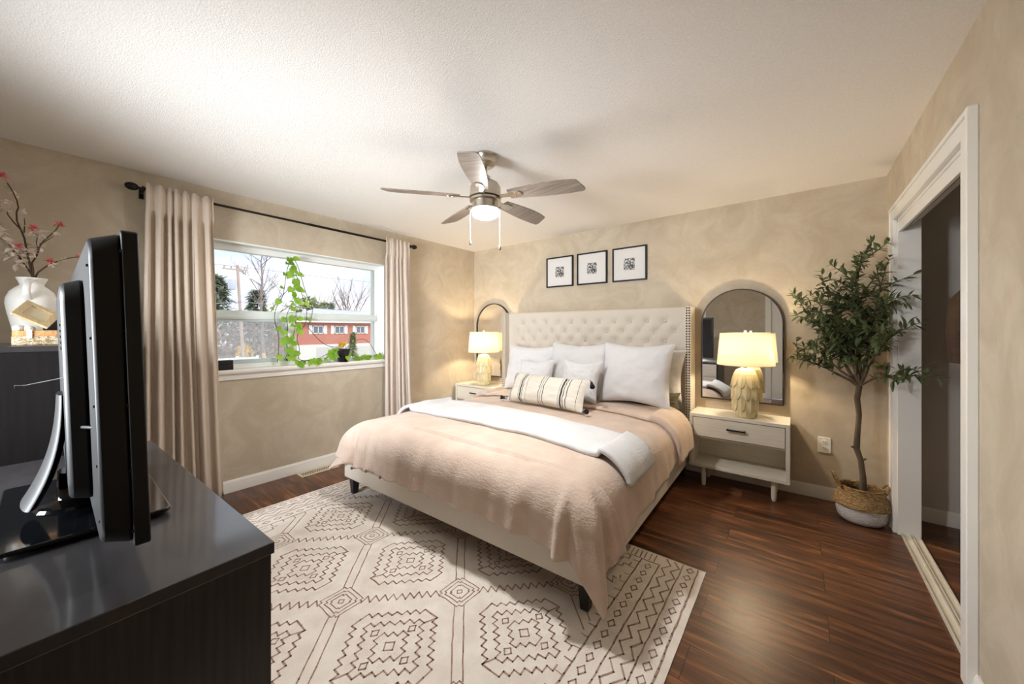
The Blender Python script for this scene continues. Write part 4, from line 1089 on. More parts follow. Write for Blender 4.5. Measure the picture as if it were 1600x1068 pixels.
# frame lies tilted: rests on the tray at its right end, propped up at the left
pa, pb = Vector((tx+.05, -3.878, CHZ+.155)), Vector((tx+.05, -3.765, CHZ+.0790))
dv = (pb-pa).normalized(); wv = Vector((-.70, .40, .58)); wv = (wv-dv*wv.dot(dv)).normalized(); up = wv.cross(dv).normalized(); Lf = (pb-pa).length
if up.x < 0: up = -up
def FP(a, w, h): return tuple(pa+dv*a+wv*(w+.082)*.72+up*h)
def fbox(b, a0, a1, w0, w1, h0, h1): b.hexa([FP(a0, w0, h0), FP(a1, w0, h0), FP(a1, w1, h0), FP(a0, w1, h0), FP(a0, w0, h1), FP(a1, w0, h1), FP(a1, w1, h1), FP(a0, w1, h1)])
b = MB(); fbox(b, 0, Lf, .052, .082, 0, .014); fbox(b, 0, Lf, -.082, -.052, 0, .014); fbox(b, 0, .03, -.052, .052, 0, .014); fbox(b, Lf-.03, Lf, -.052, .052, 0, .014)
b.build('frame', M_TAN, t, smooth=0, bevel=.002)
b = MB(); fbox(b, .028, Lf-.028, -.053, .053, .003, .007); b.build('picture', M_CREAMBOARD, t, smooth=0)
t = thing('bead_garland', 'white felt balls heaped under the slanted tan frame', 'ornament', (tx+.0, -3.85, CHZ+.066))
for dx, dy, r in ((.055, -.004, .017), (.05, .028, .016), (.02, .004, .017), (.015, .036, .015), (-.02, .005, .016)):
    MB().ball((tx+dx, -3.85+dy, CHZ+.066+r), r, 16, 10).build('felt_ball', M_VASE, t, smooth=180)
t = thing('photo_print', 'dark photo print with white border and blue corner standing on the small tray', 'photo', (.458, -3.745, CHZ+.0665))
b = MB(); b.box(.455, -3.782, CHZ+.0665, .461, -3.715, CHZ+.168); b.build('card', M_MATBOARD, t, smooth=0)
MB().box(.461, -3.777, CHZ+.075, .4625, -3.72, CHZ+.163).build('dark_image', mat('dark_photo', srgb(30, 24, 26), .35, col2=srgb(54, 62, 120), nscale=16, ramp=(.5, .7)), t, smooth=0)

# ------------------------------------------------------------------ artificial olive tree in a belly basket
px, py = 3.985, -.275
t = thing('belly_basket', 'seagrass belly basket with white bottom holding the olive tree', 'basket', (px, py, 0))
ov = lambda r, z, a: r*(1+.05*math.cos(2*a))*(1+.012*math.sin(3*a+1))
b = MB(); b.lathe([(.085, .001), (.102, .006), (.120, .03), (.128, .07), (.126, .105), (.118, .125)], (px, py, 0), 48, True, False, rf=ov)
b.build('white_bottom', M_BASKETWHITE, t, smooth=60, solid=.006)
b = MB(); b.lathe([(.118, .122), (.136, .112), (.147, .118), (.146, .130), (.134, .160), (.118, .200), (.110, .232), (.113, .240), (.108, .243), (.103, .235), (.110, .200), (.124, .160)], (px, py, 0), 48, False, False, rf=lambda r, z, a: ov(r, z, a)+.002*math.sin(a*40+z*300))
b.build('woven_top', M_SEAGRASS, t, smooth=50)
for sg, lift in ((-1, .11), (1, .055)):
    pts = []
    ang = rd(12); ca, sa = math.cos(ang), math.sin(ang)
    for i in range(13):
        u = i/12; w = .042*math.cos(PI*u); hgt = .215+lift*math.sin(PI*u); out = .112+(.045 if sg < 0 else .03)*math.sin(PI*u)
        pts.append((px+sg*out*ca-w*sa, py+sg*out*sa+w*ca, hgt))
    MB().tube(pts, .0075, 8).build('handle', M_SEAGRASS, t, smooth=60)
b = MB().lathe([(.0, .19), (.105, .19)], (px, py, 0), 32, False, False, rf=lambda r, z, a: ov(r, z, a) if r > 0 else 0)
b.build('moss_filling', M_SOIL, t, smooth=0)
tr = thing('olive_tree', 'tall artificial olive tree standing in the basket in the room corner', 'tree', (px, py, .19))
rr = random.Random(21)
tk = MB()
fork = Vector((px-.012, py-.03, .935))
trunk = [Vector((px+.012, py, .185)), Vector((px+.010, py-.004, .30)), Vector((px-.002, py-.008, .42)), Vector((px-.024, py-.012, .50)), Vector((px-.020, py-.016, .60)), Vector((px-.012, py-.02, .74)), Vector((px-.022, py-.026, .85)), fork]
tk.tube(trunk, [.019, .0175, .0165, .0185, .016, .0155, .0165, .017], 10)
tk.tube([trunk[3], trunk[3]+Vector((-.028, -.01, .012))], [.011, .006], 8); tk.tube([trunk[2], trunk[2]+Vector((.026, -.01, .02))], [.010, .005], 8)
fo = MB()
def clampP(p): return Vector((min(p.x, W-.035) if p.y > DY1-.03 or p.z > 1.9 else p.x, min(p.y, -.03), p.z))
def leafy(pts, r, dens=1.0, lsz=.062):
    pts = [clampP(Vector(p)) for p in pts]
    tk.tube(pts, [r*(1-.7*i/(len(pts)-1)) for i in range(len(pts))], 6)
    for i in range(len(pts)-1):
        a, c = pts[i], pts[i+1]; L = (c-a).length; n = max(1, int(L/.0105*dens)); d = (c-a).normalized()
        for k in range(n):
            p = a+(c-a)*((k+rr.random())/n)
            sd = Vector((rr.uniform(-1, 1), rr.uniform(-1, 1), rr.uniform(-.7, .8))); sd = (sd-d*sd.dot(d)).normalized()
            ld = (d*rr.uniform(.35, .9)+sd).normalized()
            L_f = lsz*rr.uniform(.75, 1.2)
            e_ = p+ld*L_f
            if e_.y > -.012 or (e_.x > W-.01 and not (DY0 < e_.y < DY1-.03)): continue
            fo.leaf(p, ld, (rr.uniform(-.4, .4), rr.uniform(-.4, .4), 1), L_f, L_f*.36, rr.uniform(.05, .35), .25, 4)
def branch(a, c, r, kids, spread, sag=.0, kl=.20, bare=.3):
    a, c = Vector(a), Vector(c); n = 7; pts = []
    for i in range(n):
        u = i/(n-1); p = a.lerp(c, u); p.z += sag*math.sin(PI*u); p += Vector((rr.uniform(-.012, .012), rr.uniform(-.012, .012), 0))*(1 if 0 < i else 0); pts.append(p)
    nb = max(1, int(bare*n)); tk.tube([clampP(p) for p in pts[:nb+1]], [r]*(nb+1), 7); leafy(pts[nb:], r*.8, .75)
    for k in range(kids):
        u = bare+(1-bare)*(k+.5*rr.random()+.2)/kids; u = min(u, .97); p = a.lerp(c, u); p.z += sag*math.sin(PI*u)
        d = (c-a).normalized(); sd = Vector((rr.uniform(-1, 1), rr.uniform(-1, .6), rr.uniform(-.25, .7))); sd = (sd-d*sd.dot(d)*.6).normalized()
        e_ = p+(d*.55+sd*spread).normalized()*kl*rr.uniform(.7, 1.2)
        m_ = p.lerp(e_, .5)+Vector((0, 0, .012)); leafy([p, m_, e_], r*.4)
f = fork
branch(f, (px-.02, py-.02, 1.80), .013, 15, .9, kl=.24, bare=.18)
branch(f, (px-.16, py-.10, 1.50), .011, 11, .9, .03, .21)
branch(f, (px-.30, py-.06, 1.46), .010, 10, .9, .02, .19)
branch(f, (px+.08, py-.14, 1.62), .010, 12, .9, .02, .20)
branch(f, (px+.02, py+.12, 1.62), .010, 9, .9, .02, .18)
branch(f, (px-.10, py-.22, 1.36), .009, 9, .9, .02, .19)
branch(f, (px-.17, py+.05, 1.58), .009, 8, .9, .02, .18)
branch(f, (px+.10, py-.34, 1.30), .009, 8, .9, .02, .18)
branch(f+Vector((0, 0, -.01)), (px-.36, py-.06, 1.115), .008, 6, .7, .03, .14, .38)
branch(f+Vector((0, 0, -.01)), (px-.27, py-.10, 1.20), .008, 6, .8, .02, .16, .38)
branch(f, (px+.155, py-.42, 1.06), .007, 5, .6, .03, .13, .42)
branch(f, (px-.06, py-.10, 1.30), .008, 8, .9, .0, .2, .4)
leafy([(px-.02, py-.02, 1.78), (px-.01, py-.03, 1.84), (px+.03, py-.04, 1.885)], .003)
leafy([(px-.16, py-.06, 1.55), (px-.20, py-.05, 1.66), (px-.21, py-.04, 1.74)], .003)
leafy([(px-.28, py-.06, 1.48), (px-.33, py-.05, 1.54), (px-.37, py-.03, 1.585)], .003)
leafy([(px+.08, py-.12, 1.6), (px+.10, py-.12, 1.7), (px+.12, py-.14, 1.79)], .003)
tk.build('trunk', M_BARK, tr, smooth=60); fo.build('foliage', M_OLIVE, tr, smooth=180)

# ------------------------------------------------------------------ things on the window sill
qx, qy = .005, -1.905
t = thing('plant_pot', 'small black round pot of trailing pothos on the window sill', 'plant pot', (qx, qy, 1.0))
MB().lathe([(.048, 1.0), (.052, 1.004), (.064, 1.115), (.066, 1.13), (.060, 1.13), (.057, 1.112)], (qx, qy, 0), 28, True, True).build('pot', M_BLACKPOT, t, smooth=40)
MB().lathe([(.001, 1.116), (.057, 1.114)], (qx, qy, 0), 20, False, False).build('soil', M_SOIL, t, smooth=0)
vn = thing('pothos_plant', 'bright green pothos vine trailing along the sill and climbing the window middle', 'plant', (qx, qy, 1.114))
stem = MB(); lf = MB(); yl = MB()
def heart(mb, p, d, up, L):
    p = Vector(p); d = Vector(d).normalized(); sd = d.cross(Vector(up)).normalized(); u = sd.cross(d)
    ol = [(0, 0), (.10, .26), (.0, .40), (-.12, .30)]
    half = [(0.02, 0), (-.10, .18), (-.08, .34), (.10, .44), (.36, .42), (.64, .26), (.86, .09), (1.0, 0)]
    vs = []; 
    for a, w in half: vs += [p+d*(a*L)+sd*(w*L)-u*(.18*a*a*L)+u*(.10*w*L), p+d*(a*L)-u*(.18*a*a*L), p+d*(a*L)-sd*(w*L)-u*(.18*a*a*L)+u*(.10*w*L)]
    fs = []
    for i in range(len(half)-1): a = i*3; fs += [(a, a+1, a+4, a+3), (a+1, a+2, a+5, a+4)]
    mb.add(vs, fs)
def vine(pts, r=.0028, leaves=(), every=None, L=.055, seed=1):
    rq = random.Random(seed); P_ = [Vector(p) for p in pts]
    # smooth the path
    for _ in range(2):
        o = [P_[0]]
        for a, c in zip(P_, P_[1:]): o += [a.lerp(c, .25), a.lerp(c, .75)]
        P_ = o+[P_[-1]]
    stem.tube(P_, r, 6)
    tot = sum((c-a).length for a, c in zip(P_, P_[1:])); acc = 0; nxt = every*.4 if every else 1e9
    for a, c in zip(P_, P_[1:]):
        acc += (c-a).length
        if acc > nxt:
            nxt += every*rq.uniform(.8, 1.2)
            d = Vector((rq.uniform(.1, .7), rq.uniform(-1, 1), rq.uniform(-.8, .25))).normalized()
            q = a+d*.022; stem.tube([a, q], .0015, 5); heart(lf, q, d+Vector((.2, 0, -.35)), (1, 0, .35), L*rq.uniform(.75, 1.25))
vx0 = -.045
vine([(qx, qy, 1.115), (qx+.0, qy-.05, 1.155), (.0, -2.02, 1.15), (-.01, -2.12, 1.20), (-.03, -2.21, 1.32), (-.04, -2.235, 1.36), (-.045, -2.19, 1.44), (-.05, -2.18, 1.55), (-.05, -2.24, 1.66), (-.05, -2.29, 1.85), (-.05, -2.33, 1.97), (-.05, -2.375, 1.985)], .003)
vine([(-.05, -2.375, 1.985), (-.05, -2.36, 1.90), (-.05, -2.345, 1.80), (-.05, -2.335, 1.66), (-.045, -2.33, 1.50), (-.04, -2.335, 1.38), (-.035, -2.36, 1.26)], .0025, every=.038, L=.062, seed=5)
vine([(-.05, -2.375, 1.985), (-.045, -2.34, 1.93), (-.045, -2.37, 1.84), (-.045, -2.345, 1.74), (-.045, -2.36, 1.6)], .002, every=.04, L=.06, seed=55)
vine([(-.04, -2.36, 1.26), (-.035, -2.42, 1.2), (-.03, -2.40, 1.12), (-.02, -2.44, 1.05)], .002, every=.06, L=.075, seed=57)
vine([(.02, -2.36, 1.03), (.025, -2.25, 1.04), (.02, -2.12, 1.05), (.02, -2.0, 1.06)], .002, every=.045, L=.055, seed=59)
vine([(-.05, -2.375, 1.985), (-.05, -2.41, 1.86), (-.05, -2.425, 1.72), (-.05, -2.44, 1.62), (-.05, -2.50, 1.52), (-.05, -2.51, 1.40), (-.045, -2.475, 1.30), (-.04, -2.475, 1.16), (-.035, -2.49, 1.03)], .0028, every=.13, L=.055, seed=8)
vine([(-.05, -2.37, 1.97), (-.045, -2.31, 1.78), (-.045, -2.27, 1.62), (-.045, -2.23, 1.5), (-.04, -2.25, 1.36), (-.035, -2.34, 1.27), (-.03, -2.30, 1.14), (-.02, -2.33, 1.05), (.0, -2.26, 1.03)], .0028, every=.12, L=.055, seed=12)
vine([(-.045, -2.36, 1.56), (-.04, -2.42, 1.46), (-.035, -2.40, 1.34), (-.03, -2.42, 1.22), (-.02, -2.41, 1.12), (-.01, -2.40, 1.04)], .0025, every=.10, L=.066, seed=19)
vine([(qx, qy, 1.118), (.012, -1.99, 1.15), (.018, -2.07, 1.09), (.022, -2.16, 1.045), (.026, -2.26, 1.035), (.02, -2.36, 1.03)], .0025, every=.05, L=.058, seed=23)
vine([(qx, qy, 1.118), (.02, -1.97, 1.14), (.03, -2.03, 1.08), (.03, -2.1, 1.04)], .0025, every=.045, L=.058, seed=27)
vine([(qx, qy, 1.118), (.03, -1.90, 1.14), (.060, -1.905, 1.09), (.066, -1.91, 1.05)], .002, every=.05, L=.055, seed=31)
vine([(qx, qy, 1.118), (-.01, -1.80, 1.19), (-.01, -1.72, 1.235), (-.01, -1.63, 1.21), (-.01, -1.56, 1.11), (-.0, -1.53, 1.04)], .0025)
vine([(-.02, -1.80, 1.03), (-.02, -1.72, 1.04), (-.015, -1.64, 1.05), (-.01, -1.55, 1.05), (-.005, -1.49, 1.055), (-.005, -1.455, 1.07)], .0022, every=.03, L=.052, seed=37)
vine([(.005, -1.75, 1.03), (.01, -1.66, 1.035), (.01, -1.58, 1.04), (.01, -1.5, 1.045)], .0022, every=.035, L=.05, seed=41)
for dy, dz, k in ((-.03, .065, 1), (-.015, .05, 2), (.0, .075, 3), (-.045, .05, 4)):
    stem.tube([(qx, qy+dy*.3, 1.115), (qx, qy+dy, 1.115+dz)], .0015, 5); heart(yl, (qx, qy+dy, 1.115+dz*.8), (.4, -.6+.3*k, .5), (1, 0, .3), .05)
stem.build('vine_stem', mat('dark_green_stem', srgb(62, 66, 44), .7), vn, smooth=60); lf.build('leaves', M_POTHOS, vn, smooth=180)
tag(yl.build('yellowing_leaves', leaf_mat('yellow_leaf', srgb(220, 160, 60), srgb(232, 196, 96), .4), vn, smooth=180), 'yellow orange leaves')
sk = MB().tube([(qx-.01, qy+.025, 1.12), (qx-.01, qy+.028, 1.20)], .0018, 6); sk.ball((qx-.01, qy+.028, 1.205), (.010, .012, .007), 10, 6)
sk.build('dried_stalk', mat('red_brown_stalk', srgb(150, 76, 50), .7), vn, smooth=60)
t = thing('small_black_box', 'small black box at the left end of the window sill by the curtain', 'box', (.015, -2.885, 1.0))
MB().box(-.03, -2.945, 1.0, .035, -2.83, 1.038).build('case', M_TVBLACK, t, smooth=0, bevel=.003)
MB().box(-.029, -2.944, 1.0385, .034, -2.831, 1.078).build('lid', M_TVBLACK, t, smooth=0, bevel=.003)

# ------------------------------------------------------------------ garments in the closet
MB_r = MB().tube([(4.56, -2.0, 1.70), (4.56, -.0, 1.70)], .016, 14).build('closet_rod', mat('chrome_rod', srgb(190, 190, 190), .25, metal=1), smooth=60, at=(4.56, -1, 1.70))
tag(MB_r, 'round metal closet rod carrying the brown jacket and the dark coat', 'closet rod')
def garment(name, label, y, zsh, zhem, xc, halfw, sleeve_z, m, m2, thick, lean):
    t = thing(name, label, 'jacket', (xc, y, zhem))
    b = MB()
    def torso(u, v):
        a = u*2*PI; z = zhem+(zsh-zhem)*v
        w = halfw*(1 if v < .8 else (1-.62*((v-.8)/.2)**1.3)); d = thick*(1-.35*v)+.008*math.sin(a*5+v*6)
        return (xc+w*math.cos(a), y+d*math.sin(a)*(1 if v < .97 else .6), z+(.0 if v < .8 else .0))
    b.grid(torso, 40, 24, cu=True); b.f.append([24*40+i for i in range(40)]); b.m.append(0)
    b.build('body', m, t, smooth=180)
    for sx in (-1, 1):
        pts = [(xc+sx*halfw*.62, y, zsh-.05), (xc+sx*halfw*.95, y-.005, zsh-.14), (xc+sx*(halfw*1.05), y-.01, zsh-.30), (xc+sx*(halfw*1.05), y-.012, sleeve_z+.05), (xc+sx*(halfw*1.03), y-.012, sleeve_z)]
        s_ = MB().tube(pts, [.055, .062, .058, .05, .045], 16).build('sleeve', m, t, smooth=60)
        MB().tube([(pts[-1][0], pts[-1][1], sleeve_z+.004), (pts[-1][0]+sx*.002, pts[-1][1], sleeve_z-.030)], [.050, .052], 16).build('cuff', m2, s_, smooth=60)
        MB().box(pts[-1][0]-.012, pts[-1][1]+.042, sleeve_z+.05, pts[-1][0]+.006, pts[-1][1]+.054, sleeve_z+.11).build('sleeve_tab', mat('dark_brown_tab', srgb(64, 42, 34), .7), s_, smooth=0)
    hg = MB(); hg.tube([(xc-halfw*.55, y, zsh-.03), (xc, y, zsh+.055), (xc+halfw*.55, y, zsh-.03)], .006, 8)
    hk = [(xc, y, zsh+.05), (xc, y, 1.672)]+[(xc+.022*math.sin(PI*i/8*1.2), y, 1.70+.0215-.022*(1-math.cos(PI*i/8*1.2))*0-.0435*(1-i/8)**1.0*0+(-.045+.045*i/8)) for i in range(1, 9)]
    hg.tube([(xc, y, zsh+.05), (xc, y, 1.668), (xc+.019, y, 1.690), (xc+.020, y, 1.712), (xc, y, 1.720), (xc-.018, y, 1.712)], .0025, 6)
    hg.build('hanger', mat('pale_wood_hanger', srgb(190, 160, 120), .5), t, smooth=60)
    return t
garment('brown_jacket', 'brown suede jacket hanging in the dark closet, sleeve in view', -.50, 1.62, .98, 4.575, .19, 1.16, M_JACKET, M_JACKET, .055, 0)
garment('dark_coat', 'dark green coat hanging behind the brown jacket in the closet', -.66, 1.60, .95, 4.59, .185, 1.09, M_DARKCOAT, M_DARKCOAT, .06, 0)

# ------------------------------------------------------------------ the street outside
GZ = -2.9
g = struct('ground', MB().box(-120, -80, GZ-.3, 60, 90, GZ), mat('pale_spring_grass', srgb(150, 146, 120), .95, col2=srgb(178, 170, 150), nscale=.35, ndetail=6), smooth=0)
st_ = MB().box(-21.5, -60, GZ+.005, -15.5, 90, GZ+.03).build('street', mat('grey_asphalt', srgb(176, 172, 172), .9), smooth=0); st_['kind'] = 'structure'
def tree_bare(name, label, base, h, seed, spread=.5, leader=True):
    rq = random.Random(seed); b = MB(); base = Vector(base)
    def twig(p, d, L, r, lev):
        n = 4; pts = [p]; q = p.copy()
        for i in range(n):
            d = (d+Vector((rq.uniform(-.16, .16), rq.uniform(-.16, .16), rq.uniform(-.02, .14)))).normalized(); q = q+d*(L/n); pts.append(q.copy())
        b.tube(pts, [r*(1-.6*i/n) for i in range(n+1)], 5 if lev < 2 else 3, False)
        if lev >= 3: return
        for i in range(5 if lev < 2 else 4):
            u = rq.uniform(.25, 1.0); idx = min(n-1, int(u*n)); pp = pts[idx].lerp(pts[idx+1], u*n-idx)
            a = rq.uniform(0, 2*PI); sd = Vector((math.cos(a), math.sin(a), rq.uniform(.2, .7)))
            twig(pp, (d*.55+sd*spread).normalized(), L*rq.uniform(.4, .62), r*.5, lev+1)
    if leader:
        tr_ = [base+Vector((rq.uniform(-.04, .04)*h*.1, rq.uniform(-.04, .04)*h*.2, h*i/10)) for i in range(11)]
        b.tube(tr_, [h*.013*(1-.9*i/10) for i in range(11)], 7, False)
        for k in range(17):
            u = .38+.6*(k+rq.random())/17; idx = min(9, int(u*10)); p = tr_[idx].lerp(tr_[idx+1], u*10-idx); a = rq.uniform(0, 2*PI)
            twig(p, Vector((math.cos(a), math.sin(a), rq.uniform(.35, .9))).normalized(), h*.24*(1.35-u), h*.0045*(1.4-u), 1)
    else:
        b.tube([base, base+Vector((0, 0, h*.42))], [h*.014, h*.011], 7, False)
        for k in range(8):
            a = 2*PI*k/8+rq.uniform(-.3, .3); twig(base+Vector((0, 0, h*(.34+.08*rq.random()))), Vector((math.cos(a)*.5, math.sin(a)*.5, 1)).normalized(), h*.50, h*.007, 1)
    o = b.build(name, mat('pale_bark', srgb(146, 132, 128), .9), smooth=180, at=tuple(base)); tag(o, label, 'tree', 'trees beyond the street'); return o
def tree_green(name, label, base, h, w, seed, m, conic=True):
    rq = random.Random(seed); t = thing(name, label, 'tree', base, group='trees beyond the street'); b = MB(); x, y, z = base
    MB().tube([(x, y, z), (x, y, z+h*.9)], [h*.022, h*.006], 8).build('trunk', M_TWIG, t, smooth=60)
    n = 420
    for i in range(n):
        v = rq.random()**.8; r = (w*(1-v)**.8 if conic else w*math.sqrt(max(.05, 1-(2*v-1)**2)))*rq.uniform(.25, 1.05); a = rq.uniform(0, 2*PI)
        p = Vector((x+r*math.cos(a), y+r*math.sin(a), z+h*(.12+.86*v))); s_ = h*.055*rq.uniform(.6, 1.3)
        for k in range(4): b.leaf(p, (math.cos(a)+rq.uniform(-.8, .8), math.sin(a)+rq.uniform(-.8, .8), rq.uniform(-.5, .6)), (0, .2, 1), s_*1.6, s_*.7, .2, .2, 2)
    b.build('foliage', m, t, smooth=180); return t
M_FIR = leaf_mat('grey_green_needles', srgb(124, 136, 120), srgb(158, 166, 146), .25)
M_YGREEN = leaf_mat('spring_green', srgb(150, 160, 108), srgb(180, 186, 140), .3)
M_BRUSH = leaf_mat('bare_brush', srgb(176, 158, 152), srgb(190, 176, 168), .3)
M_FORS = leaf_mat('forsythia_yellow', srgb(232, 196, 80), srgb(244, 220, 120), .4)
tree_bare('bare_tree', 'tall bare tree behind the utility pole, left part of the window', (-31, 7.03, GZ), 12.2, 5, .6)
tree_bare('bare_tree', 'bare round-crowned tree behind the brick house, right part of the window', (-54, 26.2, GZ), 12.4, 9, .5, False)
tree_bare('bare_tree', 'smaller bare tree between the evergreens and the brick house roof', (-66, 27.5, GZ), 10.6, 14, .5, False)
tree_green('evergreen_tree', 'dark grey-green evergreen at the window edge left of the utility pole', (-37, 5.3, GZ), 9.2, 2.3, 3, M_FIR)
tree_green('evergreen_tree', 'evergreen behind the trunk of the tall bare tree', (-41, 9.7, GZ), 8.5, 1.9, 6, M_FIR)
tree_green('evergreen_tree', 'rounded evergreen just left of the grey house roof', (-55, 20.6, GZ), 9.3, 3.0, 8, M_YGREEN, False)
tree_green('evergreen_tree', 'rounded green tree above the grey house roof', (-61, 26.4, GZ), 9.2, 2.4, 11, M_FIR, False)
tree_green('conifer_shrub', 'narrow pale green conifer in front of the brick house', (-40, 19.6, GZ), 4.0, .55, 12, M_YGREEN)
def bush(name, label, c, r, h, n, m, seed, sz, cat='bush'):
    rq = random.Random(seed); b = MB()
    for i in range(n):
        a = rq.uniform(0, 2*PI); v = rq.random(); q = math.sqrt(max(0, 1-v*v))*rq.uniform(.3, 1)
        p = Vector((c[0]+r[0]*q*math.cos(a), c[1]+r[1]*q*math.sin(a), c[2]+h*v))
        for k in range(3): b.leaf(p, (rq.uniform(-1, 1), rq.uniform(-1, 1), rq.uniform(-.2, 1.2)), (0, .3, 1), sz*rq.uniform(.7, 1.4), sz*.35, .2, .2, 2)
    o = b.build(name, m, smooth=180, at=c); tag(o, label, cat); return o
bush('forsythia_bush', 'yellow flowering forsythia bush seen through the lower left pane', (-26, 4.4, GZ), (1.0, .95), 3.2, 420, M_FORS, 3, .22)
for i, (yy, xx) in enumerate(((3.4, -31), (6.2, -32.5), (9.2, -34))):
    bush('brush_thicket', ('leftmost bare brownish thicket behind the utility pole', 'middle bare brownish thicket, behind the yellow bush', 'rightmost bare brownish thicket, left of the brick house')[i], (xx, yy, GZ), (1.2, 1.9), 5.4, 620, M_BRUSH, 30+i, .42)
# utility pole with transformer and wires
M_POLE = mat('weathered_pole_wood', srgb(186, 168, 158), .9)
up_ = thing('utility_pole', 'wooden utility pole with grey transformer and crossarm across the street', 'utility pole', (-24, 3.9, GZ))
MB().tube([(-24, 3.95, GZ), (-24, 3.52, 5.4)], [.105, .075], 14).build('pole', M_POLE, up_, smooth=60)
b = MB(); b.box(-24.04, 2.75, 5.07, -23.96, 4.0, 5.14); 
for yy in (2.85, 3.2, 3.9): b.tube([(-24, yy, 5.16), (-24, yy, 5.30)], .035, 8)
b.build('crossarm', M_POLE, up_, smooth=30)
MB().lathe([(.05, 3.82), (.21, 3.86), (.21, 4.42), (.16, 4.48), (.03, 4.5)], (-23.9, 3.22, 0), 20).build('transformer', mat('pale_grey_metal', srgb(186, 188, 198), .5), up_, smooth=40)
for k, (z0, za, zb, ya, yb) in enumerate(((5.30, 6.6, 6.4, -12, 26), (3.1, 2.3, 3.6, -12, 26), (2.6, 1.3, 3.0, -10, 26))):
    b = MB(); pts = []
    for i in range(17): u = i/16; y = ya+(3.6-ya)*u; pts.append((-23.9+.0*u, y, za+(z0-za)*u-1.0*math.sin(PI*u)*.5))
    for i in range(1, 17): u = i/16; y = 3.6+(yb-3.6)*u; pts.append((-23.9, y, z0+(zb-z0)*u-.5*math.sin(PI*u)))
    tag(b.tube(pts, .016, 5).build('overhead_wire', mat('grey_wire', srgb(160, 156, 160), .7), smooth=60, at=(-23.9, 3.6, z0)), ('top power line strung from the crossarm of the utility pole', 'middle cable strung from the utility pole below its transformer', 'lowest cable strung from the utility pole, over the brick house front')[k], 'wire', 'wires on the utility pole')
b = MB().tube([(-23.9, 3.8, 3.6), (-24.6, 2.2, .6), (-25, 1.4, GZ)], .014, 5); tag(b.build('guy_wire', mat('pale_guy', srgb(196, 192, 190), .6), smooth=60, at=(-25, 1.4, GZ)), 'slanting guy wire bracing the utility pole to the ground', 'wire')
b = MB().tube([(-22, 4.3, -.1), (-22.2, 4.95, GZ)], .10, 8); tag(b.build('leaning_plank', mat('pale_plank', srgb(214, 178, 130), .8), smooth=30, at=(-22.2, 4.95, GZ)), 'pale plank leaning at an angle below the yellow bush', 'plank')
# brick house
hx = -42
h = thing('brick_house', 'red brick two storey house with grey roof and white shutters across the street', 'house', (hx, 19.5, GZ))
def brick():
    m = mat('red_brick', srgb(190, 112, 96), .9); n, l, p = nodes(m); t = n.new('ShaderNodeTexCoord'); mp_ = n.new('ShaderNodeMapping'); mp_.inputs['Rotation'].default_value = (PI/2, 0, PI/2)
    br = n.new('ShaderNodeTexBrick'); br.inputs['Scale'].default_value = 1; br.inputs['Brick Width'].default_value = .24; br.inputs['Row Height'].default_value = .08; br.inputs['Mortar Size'].default_value = .008
    br.inputs['Color1'].default_value = srgb(206, 128, 112); br.inputs['Color2'].default_value = srgb(190, 112, 98); br.inputs['Mortar'].default_value = srgb(206, 170, 156)
    sx = n.new('ShaderNodeSeparateXYZ'); cx = n.new('ShaderNodeCombineXYZ'); l.new(t.outputs['Object'], sx.inputs[0]); l.new(sx.outputs['Y'], cx.inputs['X']); l.new(sx.outputs['Z'], cx.inputs['Y'])
    l.new(cx.outputs[0], br.inputs['Vector']); l.new(br.outputs['Color'], p.inputs['Base Color']); return m
MB().box(hx-7, 13.9, GZ, hx, 26.5, 2.45).build('brick_wall', brick(), h, smooth=0)
MB().box(hx-.02, 13.9, GZ, hx+.12, 26.5, -.42).build('lower_siding', mat('white_siding', srgb(232, 230, 226), .8), h, smooth=0)
M_ROOF = mat('grey_shingle', srgb(176, 178, 188), .9, col2=srgb(160, 162, 172), nscale=6)
b = MB(); rz0, rz1 = 2.42, 4.1
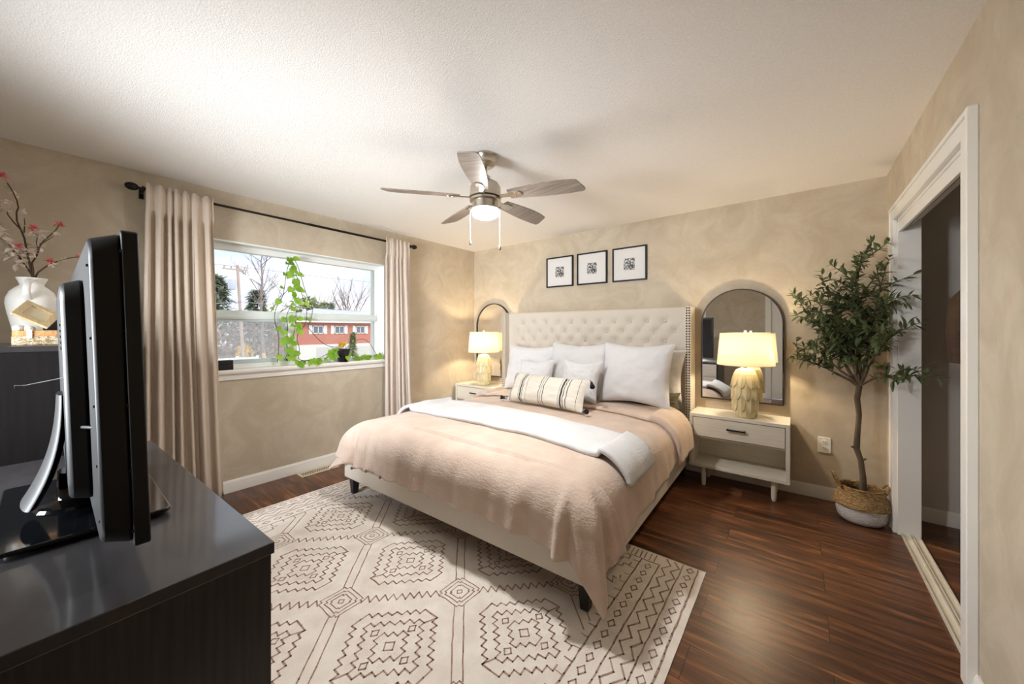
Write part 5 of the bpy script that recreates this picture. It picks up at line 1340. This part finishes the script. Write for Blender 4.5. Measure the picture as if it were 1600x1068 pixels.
b.add([(hx+.5, 13.4, rz0), (hx+.5, 27, rz0), (hx-7.5, 27, rz0), (hx-7.5, 13.4, rz0), (hx-3.5, 17.4, rz1), (hx-3.5, 23.0, rz1)], [(0, 1, 5, 4), (1, 2, 5), (2, 3, 4, 5), (3, 0, 4), (3, 2, 1, 0)])
b.build('hip_roof', M_ROOF, h, smooth=0)
MB().box(hx+.38, 13.4, 2.25, hx+.52, 27, 2.44).build('gutter', M_VINYL, h, smooth=0)
M_HW = mat('white_window_frame', srgb(240, 238, 236), .6); M_HG = mat('dim_glass', srgb(120, 128, 140), .2)
for yc in (16.3, 18.9, 21.7, 24.3):
    f_ = MB(); y0, y1, z0, z1 = yc-.62, yc+.62, .88, 1.86
    f_.box(hx, y0, z0, hx+.07, y1, z0+.09); f_.box(hx, y0, z1-.09, hx+.07, y1, z1); f_.box(hx, y0, z0, hx+.07, y0+.09, z1); f_.box(hx, y1-.09, z0, hx+.07, y1, z1); f_.box(hx, yc-.04, z0, hx+.07, yc+.04, z1)
    fo_ = f_.build('window_frame', M_HW, h, smooth=0)
    MB().box(hx+.005, y0+.08, z0+.08, hx+.03, y1-.08, z1-.08).build('window_pane', M_HG, fo_, smooth=0)
    for sg in (-1, 1):
        yy = yc+sg*.86; MB().box(hx, yy-.20, z0-.03, hx+.05, yy+.20, z1+.03).build('shutter', M_HW, h, smooth=0, bevel=.01)
for yc in (17.6, 22.6): MB().box(hx+.12, yc-1.5, GZ, hx+.16, yc+1.5, -.75).build('garage_door', mat('pale_garage_door', srgb(214, 210, 206), .7), h, smooth=0)
# white parked-level low fence at the street edge
fn_ = thing('picket_fence', 'low white fence along the far edge of the street, lower left pane', 'fence', (-22, 2.4, GZ))
MB().box(-22.05, -1.0, -.42, -21.98, 4.0, -.28).build('top_rail', M_HW, fn_, smooth=0); MB().box(-22.05, -1.0, -2.2, -21.98, 4.0, -2.06).build('bottom_rail', M_HW, fn_, smooth=0)
for k in range(6): MB().box(-22.1, -1.0+k*1.0-.06, GZ, -21.96, -1.0+k*1.0+.06, -.2).build('post', M_HW, fn_, smooth=0)
